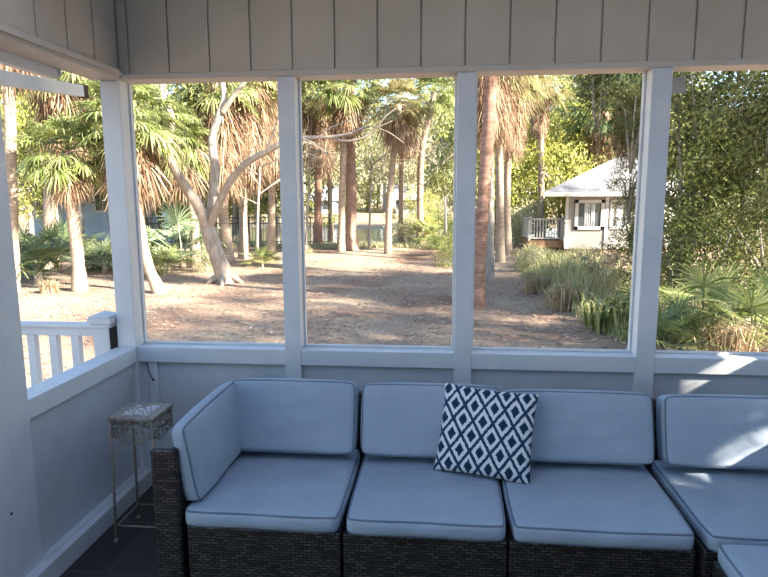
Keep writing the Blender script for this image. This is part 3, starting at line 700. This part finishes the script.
def leafy(name, label, cat, px, Y, R, me, mat, group=None, trunk=True, barkm='greybark', tr=.10, sc=(1, 1, 1), seed=0, root=0):
    c = at_y(*px, Y); rg = random.Random(seed+int(px[0]*7+px[1])); gzz = gz(c.x, Y) if Y < 29 else (-.5 if Y > 48 else -.9)
    t = thing(name, label, cat, (c.x, Y, gzz), 0, group)
    h = c.z-gzz
    if trunk:
        mb = MB(); b_ = rg.uniform(-.3, .3)
        mb.tube(trunk_path([(root, 0, -.1), (root+b_*.5, 0, h*.45), (root*.8+b_*.2, 0, h*.9), (0, 0, h+R*.3)]), [tr*(1.3-.09*i) for i in range(16)][:16], 8)
        for k in range(4):
            a = rg.uniform(0, 6.28); mb.tube([(0, 0, h*.7), (math.cos(a)*R*.4, math.sin(a)*R*.4, h), (math.cos(a)*R*.8, math.sin(a)*R*.8, h+R*.5)], [tr*.5, tr*.35, tr*.15], 6)
        mb.build('trunk' if cat == 'tree' else 'stems', barkm, t)
    o = link_mesh('crown' if cat == 'tree' else 'foliage', cm(me, mat), t, (0, 0, h), (R*sc[0], R*sc[1], R*sc[2]), rg.uniform(0, 6.28))
    return t
# vine covered thicket in the fourth opening
LT = 'dense leafy tree in the thicket seen through the fourth opening'
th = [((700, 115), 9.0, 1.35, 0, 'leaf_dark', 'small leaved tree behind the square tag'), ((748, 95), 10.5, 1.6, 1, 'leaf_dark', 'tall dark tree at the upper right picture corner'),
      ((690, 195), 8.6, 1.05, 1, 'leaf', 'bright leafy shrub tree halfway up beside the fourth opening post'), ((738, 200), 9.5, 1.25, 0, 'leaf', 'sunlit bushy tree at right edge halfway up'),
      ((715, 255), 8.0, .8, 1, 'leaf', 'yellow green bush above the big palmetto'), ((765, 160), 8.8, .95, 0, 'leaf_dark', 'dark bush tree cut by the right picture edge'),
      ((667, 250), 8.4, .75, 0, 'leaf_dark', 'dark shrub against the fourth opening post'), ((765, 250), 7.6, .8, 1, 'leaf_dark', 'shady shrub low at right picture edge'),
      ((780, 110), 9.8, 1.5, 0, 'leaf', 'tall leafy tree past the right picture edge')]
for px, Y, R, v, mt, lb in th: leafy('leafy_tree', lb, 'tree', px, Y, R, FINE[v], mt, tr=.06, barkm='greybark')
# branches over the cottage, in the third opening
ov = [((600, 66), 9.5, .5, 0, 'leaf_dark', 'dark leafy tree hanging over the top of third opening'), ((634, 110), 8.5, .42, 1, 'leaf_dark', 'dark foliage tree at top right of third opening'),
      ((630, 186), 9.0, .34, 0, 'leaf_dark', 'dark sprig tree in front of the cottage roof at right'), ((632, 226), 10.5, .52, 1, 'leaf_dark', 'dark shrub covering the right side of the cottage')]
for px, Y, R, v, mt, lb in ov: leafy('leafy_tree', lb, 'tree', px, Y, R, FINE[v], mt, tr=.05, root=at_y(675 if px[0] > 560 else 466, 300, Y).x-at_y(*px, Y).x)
# far woods: trees beyond the pond and beyond the cottage
rg = random.Random(77)
mats = ['leaf', 'leaf_pale', 'leaf_yellow', 'leaf', 'leaf_pale', 'leaf_dark']
k = 0
for row, (Y, y0, R) in enumerate(((82, 178, 4.0), (92, 158, 5.5), (102, 135, 6.5))):
    for px in range(20+row*9, 480, 26):
        leafy('woodland_tree', 'tree of the hazy woods on the far bank of the pond', 'tree', (px+rg.uniform(-8, 8), y0+rg.uniform(-14, 14)), Y+rg.uniform(-2, 2), R*rg.uniform(.75, 1.1), BR[k % 3], ['leaf_pale', 'leaf_yellow', 'leaf', 'leaf_pale'][rg.randrange(4)], 'woods beyond the pond', tr=.28, barkm='greybark', sc=(1, 1, 1.25)); k += 1
for row, (Y, y0, R) in enumerate(((31, 190, 1.9), (35, 150, 2.4), (40, 110, 3.0))):
    for px in range(462+row*7, 680, 24):
        leafy('woodland_tree', 'green tree of the woods behind the cottage', 'tree', (px+rg.uniform(-6, 6), y0+rg.uniform(-12, 12)), Y+rg.uniform(-1, 1), R*rg.uniform(.8, 1.1), BR[k % 3], ['leaf', 'leaf_yellow', 'leaf_pale', 'leaf_yellow', 'leaf'][rg.randrange(5)], 'woods behind the cottage', tr=.14, sc=(1, 1, 1.2)); k += 1
for row, (Y, y0, R) in enumerate(((26, 150, 1.9), (29, 115, 2.2))):
    for px in range(-10+row*9, 300, 30):
        leafy('woodland_tree', 'tree of the loose green woods left of the oak and behind it', 'tree', (px+rg.uniform(-6, 6), y0+rg.uniform(-14, 14)), Y+rg.uniform(-1, 1), R*rg.uniform(.8, 1.15), BR[k % 3], ['leaf', 'leaf_yellow', 'leaf_pale', 'leaf_dark'][rg.randrange(4)], 'woods behind the oak', tr=.13, sc=(1, 1, 1.2)); k += 1
for px in list(range(136, 290, 22)):
    leafy('hedge_shrub', 'yellow green shrub behind the dark iron fence', 'shrub', (px+rg.uniform(-5, 5), 203+rg.uniform(-6, 4)), 28+rg.uniform(-.5, .5), 1.0*rg.uniform(.8, 1.15), BR[k % 3], 'leaf_yellow', 'yellow shrubs behind the fence', trunk=True, tr=.05, sc=(1.2, 1, 1)); k += 1
for px, py, Y, lb in ((310, 215, 26.0, 'yellowish shrub at left edge of second opening'), (408, 226, 25.6, 'dark shrub beside the thin palm at the pond'), (425, 215, 25.8, 'leafy shrub under the sky palm'), (447, 180, 22, 'bushy shrub tree at right of second opening'), (520, 225, 25, 'yellow shrub left of the cottage deck')):
    leafy('shrub', lb, 'shrub', (px, py), Y, .9, BR[k % 3], ['leaf_pale', 'leaf_yellow', 'leaf'][k % 3], tr=.04); k += 1
# trees to the right of the picture whose crowns shade the yard
for k2, (x, y, h, R) in enumerate(((8.5, 4.0, 6.2, 2.0), (10.5, 7.5, 6.6, 2.2), (13, 11.5, 7.0, 2.3), (10.0, 1.0, 7.2, 2.1), (15, 15, 7.5, 2.4), (9.2, 10.2, 4.6, 1.7), (7.4, 7.0, 4.6, 1.3))):
    t = thing('shade_tree', 'leafy shade tree right of the picture', 'tree', (x, y, GZ), 0, 'shade trees right of the picture')
    MB().tube([(0, 0, -.1), (.1, 0, h*.5), (0, .1, h)], [.2, .16, .1], 8).build('trunk', 'greybark', t)
    link_mesh('crown', cm(BR[k2 % 3], 'leaf'), t, (0, 0, h+GZ*0), R, k2)

# ------------------------------------------------------------------ palmettos
def palmetto_mesh(seed, nf=13, Lp=.55, R=.55, n=24, w=.027):
    rg = random.Random(seed); mb = MB()
    for i in range(nf):
        az = i*2.39996+rg.uniform(-.3, .3); el = math.radians(rg.uniform(18, 80))
        d = Vector((math.cos(az)*math.cos(el), math.sin(az)*math.cos(el), math.sin(el)))
        frond(mb, Vector((0, 0, .1)), d, Lp*rg.uniform(.7, 1.3), R*rg.uniform(.8, 1.2), n, 115, .3, w, .3, rg=rg, tipdroop=.25)
    return mb.mesh('palmetto')
PM = [palmetto_mesh(s) for s in (51, 52, 53)]
def palmetto(label, px, s, mat, v=0, Y=None, rz=0, X=None):
    B0 = at_z(*px) if Y is None else Vector((X if X is not None else at_y(*px, Y).x, Y, GZ))
    t = thing('palmetto', label, 'palmetto', B0)
    MB().tube([(0, 0, -.05), (.02, 0, .1*s), (0, .02, .22*s)], [.07*s, .06*s, .05*s], 8).build('stem', 'palmbark', t)
    link_mesh('fronds', cm(PM[v], mat), t, (0, 0, .05*s), s, rz); return t
palmetto('pale blue green fan palmetto left of the oak trunk', (183, 268), 2.0, 'frond_blue', 0, rz=.6)
palmetto('small bright palmetto at the foot of the blue green fan palmetto', (168, 272), .9, 'frond', 1)
palmetto('dark palmetto between curved trunk and fan palmetto', (148, 262), 1.0, 'frond_dark', 2)
palmetto('bright green palmetto under the palms at the first post', (262, 268), .8, 'frond', 1)
palmetto('dark palmetto left of the short palm', (38, 284), 1.7, 'frond_dark', 0)
palmetto('dark palmetto behind the short palm trunk', (58, 272), 1.8, 'frond_dark', 1)
palmetto('palmetto between the short palm and the corner post', (104, 272), 1.15, 'frond_blue', 2)
palmetto('tall palmetto at the right edge of second opening', (441, 248), 1.7, 'frond', 0)
palmetto('low palmetto in front of the tall one in second opening', (445, 256), 1.1, 'frond', 2)
palmetto('large spiky palmetto in the middle of the fourth opening', (702, 330), 1.25, 'frond', 0, Y=6.3)
palmetto('palmetto to the right of the large spiky one', (752, 345), 1.15, 'frond', 1, Y=5.6)
palmetto('dark palmetto against the fourth opening post', (668, 350), .8, 'frond_dark', 2, Y=5.6)
sp_ = thing('palm_tree', 'small palm outside the right wall shading the corner section', 'palm', (3.25, -1.24, GZ))  # unseen palm, set and turned to break up the sun patches
MB().tube([(0, 0, -.1), (.03, 0, 1.2), (0, 0, 2.4)], [.12, .1, .09], 10).build('trunk', 'palmbark', sp_)
link_mesh('crown', cm(CROWNS[0], 'frond'), sp_, (0, 0, 2.2), .5, .4)
palmetto('dim palmetto at right picture edge behind the others', (770, 320), 1.1, 'frond_dark', 0, Y=6.8)
# dead straw tuft under the palmettos of the fourth opening
def tuft(label, px, Y, s, mat, name='dry_grass_tuft', nb=160, seed=0, bw=.008):
    rg = random.Random(seed); B0 = Vector((at_y(*px, Y).x, Y, GZ)) if Y else at_z(*px); mb = MB()
    for i in range(nb):
        a = rg.uniform(0, 6.28); l = s*rg.uniform(.5, 1); o = Vector((rg.gauss(0, .13), rg.gauss(0, .13), 0))*s; le = rg.uniform(.15, .75); d = Vector((math.cos(a), math.sin(a), 0))
        sd = Vector((-d.y, d.x, 0))*bw; p1 = o+d*l*le*.3+UPV*l*.6; p2 = o+d*l*le+UPV*l*(.95-le*.7)
        mb.add([o-sd, o+sd, p1-sd, p1+sd, p2], [(0, 1, 3, 2), (2, 3, 4)])
    o = mb.build(name, mat); o.location = B0; return tag(o, label, 'grass')
tuft('pale dry straw tuft between the palmettos of the fourth opening', (733, 348), 5.3, .95, 'straw', seed=2)
tuft('upright yellow green spiky plant below the third opening right post', (606, 345), 6.9, 1.05, 'frond', 'spiky_plant', 60, 5, .022)
tuft('rounded straw coloured grass mound left of the short palm', (50, 294), None, .5, 'straw', nb=420, seed=3)

def bare_tree(label, px, Y, h, seed, lean=0):
    rg = random.Random(seed); B0 = Vector((at_y(*px, Y).x, Y, gz(0, Y))); t = thing('bare_tree', label, 'tree', B0)
    tk = MB(); path = trunk_path([(0, 0, -.1), (lean*.3, 0, h*.3), (lean*.7, .1, h*.6)]); tk.tube(path, [.06-.025*i/len(path) for i in range(len(path))], 7); tk.build('trunk', 'greybark', t)
    br = MB()
    def grow(p, d, l, r, dep):
        q = [p]; dd = d.copy()
        for i in range(3): dd = (dd+rvec(rg)*.28+Vector((0, 0, .04))).normalized(); q.append(q[-1]+dd*l/3)
        br.tube(q, [r, r*.8, r*.65, r*.5], 4, caps=False)
        if dep:
            for i in range(3 if dep > 1 else 4): grow(q[1+i % 3], (dd+rvec(rg)*.9).normalized(), l*rg.uniform(.5, .75), r*.5, dep-1)
    for i in range(8): a = i*2.4; grow(path[-1-(i % 5)], Vector((math.cos(a), math.sin(a)*.6, .55)).normalized(), h*rg.uniform(.25, .36), .024, 3)
    br.build('branches', 'oakbark', t); return t
bare_tree('bare twiggy tree at the upper left of the second opening', (306, 252), 22.4, 6.5, 4, .4)
bare_tree('bare twiggy tree between slim pale palm and middle palm', (369, 250), 23.2, 6.0, 5, .2)
bare_tree('bare twiggy tree behind the oak limb at the first post', (257, 260), 18.6, 5.6, 6, .3)
bare_tree('bare twiggy tree right of the sky palm', (446, 250), 23, 6.2, 8, -.2)
for px_, Y_, R_, mt_, lb_ in (((150, 262), 13.8, .42, 'leaf', 'low green shrub between curved trunk and oak'), ((205, 262), 14.6, .40, 'leaf_pale', 'low pale shrub at the left foot of the oak'), ((268, 262), 17.5, .35, 'leaf_yellow', 'low yellow green plant at the foot of the shaggy palms'),
                              ((300, 256), 20.5, .45, 'leaf_pale', 'low pale shrub at the left edge of second opening'), ((448, 262), 16.5, .5, 'leaf', 'round green shrub at the right edge of second opening'), ((96, 262), 15, .6, 'leaf_dark', 'dark round shrub below the blue house on the left'),
                              ((26, 262), 13, .6, 'leaf_dark', 'dark round shrub beside the tall pale trunk on the left'), ((528, 262), 15.5, .45, 'leaf_pale', 'pale bushy shrub in the grass below the cottage deck'), ((575, 280), 11.5, .38, 'leaf_dark', 'dark low bush in the grass below the cottage window'), ((600, 268), 12.5, .5, 'twig', 'dry brown bush in front of the cottage base')):
    leafy('shrub', lb_, 'shrub', px_, Y_, R_, BR[int(px_[0]) % 3], mt_, tr=.03)

# ------------------------------------------------------------------ tall grass bank, right of the yard
g = np.random.default_rng(8); n = 6500
px = g.uniform(0, 1, n); yy = 6.2+px**1.2*15.5
left = np.interp(yy, [6, 8, 10, 13, 16, 22], [2.65, 2.5, 2.3, 2.35, 2.5, 2.9]); xx = left+np.abs(g.normal(0, 1, n))*np.interp(yy, [6, 22], [.9, 1.9])
cl = np.sin(xx*2.3+yy*.9)*np.sin(yy*1.7-xx*.7); hh = np.interp(yy, [6, 10, 14, 18, 22], [.5, .66, .55, .35, .3])*g.uniform(.35, 1.15, n)*(1+.55*cl)*np.clip((xx-left)/.5+.35, .3, 1)
an = g.uniform(0, 2*PI, n); le = g.uniform(.1, .6, n)*hh; w = .006+.0006*yy
V = np.empty((n, 2, 4, 3)); bx = np.stack([xx, yy, np.full(n, GZ-.02)], 1); d = np.stack([np.cos(an), np.sin(an), 0*an], 1); sd = np.stack([-np.sin(an), np.cos(an), 0*an], 1)*w[:, None]
p1 = bx+d*(le*.35)[:, None]; p1[:, 2] += hh*.65; p2 = bx+d*le[:, None]; p2[:, 2] += hh*.95
V[:, 0, 0] = bx-sd; V[:, 0, 1] = bx+sd; V[:, 0, 2] = p1+sd*.8; V[:, 0, 3] = p1-sd*.8; V[:, 1, 0] = p1-sd*.8; V[:, 1, 1] = p1+sd*.8; V[:, 1, 2] = p2+sd*.15; V[:, 1, 3] = p2-sd*.15
tag(link_mesh('tall_grass', with_mat(quads(V.reshape(-1, 3), 'tall_grass'), 'grass')), 'tall green and straw grass along the right of the yard', 'grass', None, 'stuff')
# clumps of grass standing out of it
CL = []
for k3, (mt_, nb_, w_) in enumerate((('grass', 150, .012), ('straw', 170, .010), ('frond_yellow', 110, .014), ('grass', 190, .010))):
    o = tuft('clump of tall grass at the right edge of the yard', (500, 300), None, 1.0, mt_, 'grass_clump', nb_, 60+k3, w_); o['group'] = 'grass clumps along the right of the yard'; CL.append(o)
rg = random.Random(15); spots = []
for k3 in range(34):
    y = 7.2+14*rg.random()**1.1; lf = np.interp(y, [6, 8, 10, 13, 16, 22], [2.6, 2.4, 2.15, 2.2, 2.3, 2.8]); spots.append((lf+abs(rg.gauss(0, .5))*(1+y*.06), y))
for k3, (x, y) in enumerate(spots):
    o = CL[k3] if k3 < 4 else CL[k3 % 4].copy()
    if k3 >= 4: COL.objects.link(o)
    sc3 = rg.uniform(.5, .95)*(.55 if y > 16 else 1 if y > 9 else .85); o.location = (x, y, GZ-.02); o.rotation_euler = (0, 0, rg.uniform(0, 6)); o.scale = (sc3*1.15, sc3*1.15, sc3)
# low undergrowth along the pond edge and fence
g = np.random.default_rng(9); n = 9000
xx = g.uniform(-17, 1.5, n); yy = 23.6+np.abs(g.normal(0, 1.1, n)); hh = g.uniform(.08, .26, n); an = g.uniform(0, 2*PI, n); le = g.uniform(.1, .8, n)*hh
bx = np.stack([xx, yy, np.array([gz(a, b_) for a, b_ in zip(xx, yy)])-.02], 1); d = np.stack([np.cos(an), np.sin(an), 0*an], 1); sd = np.stack([-np.sin(an), np.cos(an), 0*an], 1)*.02
V = np.empty((n, 4, 3)); p2 = bx+d*le[:, None]; p2[:, 2] += hh; V[:, 0] = bx-sd; V[:, 1] = bx+sd; V[:, 2] = p2+sd*.4; V[:, 3] = p2-sd*.4
tag(link_mesh('pond_edge_grass', with_mat(quads(V.reshape(-1, 3), 'pond_edge_grass'), 'leaf_pale')), 'pale low weeds along the near edge of the pond', 'grass', None, 'stuff')

# ------------------------------------------------------------------ iron fence at the back of the yard
fa, fb_ = at_z(118, 246), at_z(335, 243.5)
fa.y = 24.6; fb_.y = 25.2
fl = (fb_-fa).length; fo = thing('iron_fence', 'black iron picket fence across the back of the yard', 'fence', (fa.x, fa.y, gz(fa.x, fa.y)), math.atan2(fb_.y-fa.y, fb_.x-fa.x))
ns = 7; sl = fl/ns
for k in range(ns+1): MB().box(k*sl-.035, k*sl+.035, -.035, .035, -.05, 1.45).ball((k*sl, 0, 1.48), .05).build('fence_post', 'iron', fo)
for k in range(ns):
    p = MB()
    for z in (.18, 1.05, 1.3): p.box(k*sl, (k+1)*sl, -.015, .015, z-.02, z+.02)
    c = int(sl/.13)
    for i in range(1, c): p.box(k*sl+sl*i/c-.009, k*sl+sl*i/c+.009, -.009, .009, .05, 1.36)
    p.build('picket_panel', 'iron', fo)

# ------------------------------------------------------------------ cottage with deck
HB = -.45; HT = 1.62
fp = [(4.90, 22.0), (6.44, 22.0), (9.0, 22.9), (10.6, 25.4), (9.6, 28.6), (6.5, 28.6)]
ho = thing('cottage', 'small pale many sided cottage with grey shingle roof in third opening', 'house', (fp[0][0], fp[0][1], GZ))
HO = Vector(ho.location)
def hp(p, z): return Vector((p[0], p[1], z))-HO
w = MB(); k = len(fp); w.add([hp(p, HB) for p in fp]+[hp(p, HT) for p in fp], [(i, (i+1) % k, k+(i+1) % k, k+i) for i in range(k)]); w.build('wall', 'hwall', ho)
f = MB(); f.add([hp((p[0]*.98+.12, p[1]+.08), GZ-.1) for p in fp]+[hp((p[0]*.98+.12, p[1]+.08), HB) for p in fp], [(i, (i+1) % k, k+(i+1) % k, k+i) for i in range(k)]); f.build('foundation', 'hbrown', ho)
cx, cy = 8.3, 25.4
ev = [(p[0]+(p[0]-cx)*.32, p[1]+(p[1]-cy)*.26) for p in fp]
ap = (cx, cy, 3.65); r = MB(); r.add([hp(p, HT+.16) for p in ev]+[Vector(ap)-HO], [(i, (i+1) % k, k) for i in range(k)]); r.add([hp(p, HT+.10) for p in ev], [tuple(range(k))[::-1]])
ro = r.build('roof', 'shingle', ho)
# shingle courses laid as thin steps
sc_ = MB()
for c in range(1, 16):
    t0, t1 = c/16, (c+.9)/16
    def lr_(p, t, dz): return Vector((p[0]+(ap[0]-p[0])*t, p[1]+(ap[1]-p[1])*t, HT+.16+(ap[2]-HT-.16)*t+dz))-HO
    for i in range(k):
        a, b_ = ev[i], ev[(i+1) % k]; sc_.add([lr_(a, t0-.06, .035), lr_(b_, t0-.06, .035), lr_(b_, t0+.03, .012), lr_(a, t0+.03, .012), lr_(a, t0-.06, .0), lr_(b_, t0-.06, .0)], [(0, 1, 2, 3), (4, 5, 1, 0)])
sc_.build('shingle_courses', 'shingle', ro)
fs = MB(); fs.add([hp(p, HT+.02) for p in ev]+[hp(p, HT+.19) for p in ev], [(i, (i+1) % k, k+(i+1) % k, k+i) for i in range(k)]); fs.build('fascia', 'htrim', ho)
sf = MB(); sf.add([hp(p, HT+.02) for p in ev], [tuple(range(k))[::-1]]); sf.build('soffit', 'htrim', ho)
def house_window(a, b_, t0, t1, z0, z1):
    a = Vector((*a, 0)); b_ = Vector((*b_, 0)); d = (b_-a).normalized(); nrm = Vector((d.y, -d.x, 0)); Lw = (b_-a).length
    def q(t, z, o): return a+d*(Lw*t)+nrm*o+Vector((0, 0, z))-HO
    fr = MB(); tw = .13/Lw; th_ = .12
    for (ta, tb_, za, zb) in ((t0, t1, z1-th_, z1), (t0, t1, z0, z0+th_), (t0, t0+tw, z0, z1), (t1-tw, t1, z0, z1)):
        v = [q(t, z, o) for o in (0, .06) for (t, z) in ((ta, za), (tb_, za), (tb_, zb), (ta, zb))]; fr.add(v, [(4, 5, 6, 7), (0, 1, 5, 4), (1, 2, 6, 5), (2, 3, 7, 6), (3, 0, 4, 7)])
    fo_ = fr.build('window_frame', 'htrim', ho)
    pn = MB(); pn.add([q(t0+tw, z0+th_, .012), q(t1-tw, z0+th_, .012), q(t1-tw, z1-th_, .012), q(t0+tw, z1-th_, .012)], [(0, 1, 2, 3)]); pn.build('pane', 'glass', fo_)
    cu = MB()
    for i in range(4):
        tt = t0+tw+(t1-t0-2*tw)*(.30+.085*i+(.12 if i > 1 else 0))
        cu.tube([q(tt, z0+th_+.02, -.005), q(tt+.01, z1-th_-.02, -.005)], .042+.008*(i % 2), 8)
    cu.build('curtain', 'curtain', fo_)
    m2 = MB(); tm = (t0+t1)/2-.0; m2.add([q(tm-.012, z0+th_, .03), q(tm+.012, z0+th_, .03), q(tm+.012, z1-th_, .03), q(tm-.012, z1-th_, .03)], [(0, 1, 2, 3)]); m2.build('mullion', 'htrim', fo_)
house_window(fp[0], fp[1], .20, .94, .33, 1.50)
house_window(fp[1], fp[2], .05, .36, .33, 1.50)
house_window(fp[1], fp[2], .58, .94, .33, 1.50)
for p in (fp[1], fp[0]): MB().box(p[0]-.06-HO.x, p[0]+.06-HO.x, p[1]-.04-HO.y, p[1]+.04-HO.y, HB-HO.z, HT-HO.z).build('corner_board', 'htrim', ho)
dk = thing('cottage_deck', 'small wooden deck with white baluster railing beside the cottage', 'deck', (3.45, 22.3, GZ))
DO = Vector(dk.location); dx = 1.42; dd = 2.6; dz = -.14-GZ; rt_z = .76-GZ
MB().box(0, dx, 0, dd, dz-.05, dz).build('deck_boards', 'hbrown', dk)
MB().box(0, dx, -.02, .03, dz-.28, dz-.04).box(-.02, .03, 0, dd, dz-.28, dz-.04).build('rim_joist', 'hbrown', dk)
for x, y in ((.06, .08), (dx-.1, .08), (.06, dd-.1), (dx-.1, dd-.1), (.06, dd/2)): MB().box(x-.05, x+.05, y-.05, y+.05, -.1, dz-.04).build('deck_leg', 'hbrown', dk)
ra = MB().box(0, dx, -.0, .06, rt_z-.05, rt_z).box(0, .06, 0, dd, rt_z-.05, rt_z).box(0, dx, .01, .05, dz+.07, dz+.12).box(.01, .05, 0, dd, dz+.07, dz+.12); ra.build('deck_rail', 'htrim', dk)
for x, y in ((0, 0), (dx-.09, 0), (0, dd-.09)): MB().box(x, x+.09, y, y+.09, dz, rt_z+.06).build('rail_post', 'htrim', dk)
for i in range(1, 12): MB().box(i*dx/12-.02, i*dx/12+.02, .012, .048, dz+.1, rt_z-.04).build('baluster', 'htrim', dk)
for i in range(1, 20): MB().box(.012, .048, i*dd/20-.02, i*dd/20+.02, dz+.1, rt_z-.04).build('baluster', 'htrim', dk)

# ------------------------------------------------------------------ far houses
def far_house(label, px0, px1, ytop, ybot, Y, mat, roofh=1.6, nw=3, dep=6):
    a = at_y(px0, ytop, Y); b_ = at_y(px1, ytop, Y); zb = at_y(px0, ybot, Y).z; W_ = b_.x-a.x; H_ = a.z-zb
    h = thing('far_house', label, 'house', (a.x, Y, zb))
    MB().box(0, W_, 0, dep, -1.0, H_).build('wall', mat, h)
    r = MB(); r.add([(-.4, -.5, H_), (W_+.4, -.5, H_), (W_+.4, dep+.5, H_), (-.4, dep+.5, H_), (-.4, dep/2, H_+roofh), (W_+.4, dep/2, H_+roofh)], [(0, 1, 5, 4), (2, 3, 4, 5), (0, 4, 3), (1, 2, 5), (3, 2, 1, 0)]); r.build('roof', 'shingle', h)
    for i in range(nw):
        x = W_*(i+.5)/nw; fr = MB().box(x-.5, x+.5, -.06, 0, H_*.35, H_*.35+1.3).build('window_frame', 'htrim', h)
        MB().box(x-.4, x+.4, -.07, -.05, H_*.35+.1, H_*.35+1.2).build('pane', 'glass', fr)
    return h
far_house('pale blue house behind the short palm on the left', 28, 117, 187, 226, 28, 'hblue', 1.4, 3)
far_house('bluish house across the pond left of the thick red trunk', 312, 332, 201, 215, 76, 'hblue', 2, 2)
far_house('bluish house across the pond between the middle palms', 396, 416, 200, 215, 77, 'hblue', 2, 3)

# ------------------------------------------------------------------ daylight
w = bpy.data.worlds.new('sky'); S.world = w; w.use_nodes = True; nt = w.node_tree
bg = nt.nodes['Background']; sk = nt.nodes.new('ShaderNodeTexSky'); sk.sky_type = 'NISHITA'; sk.sun_disc = False
SD = Vector((.80, -.36, .50)).normalized()
sk.sun_elevation = math.asin(SD.z); sk.sun_rotation = math.atan2(SD.x, SD.y)
sk.air_density = 1.0; sk.dust_density = .6; sk.ozone_density = 1.5
nt.links.new(sk.outputs['Color'], bg.inputs['Color']); bg.inputs['Strength'].default_value = .22
sl_ = bpy.data.lights.new('sun', 'SUN'); so = bpy.data.objects.new('sun', sl_); COL.objects.link(so)
sl_.energy = 12.5; sl_.color = (1, .90, .76); sl_.angle = math.radians(1.3)
so.rotation_euler = (-SD).to_track_quat('-Z', 'Y').to_euler(); so.location = (12, -6, 10)
S.view_settings.view_transform = 'Standard'; S.view_settings.look = 'None'; S.view_settings.gamma = 1; S.view_settings.exposure = 1.2
S.cycles.use_denoising = True
S.cycles.max_bounces = 8; S.cycles.diffuse_bounces = 5; S.cycles.transparent_max_bounces = 8
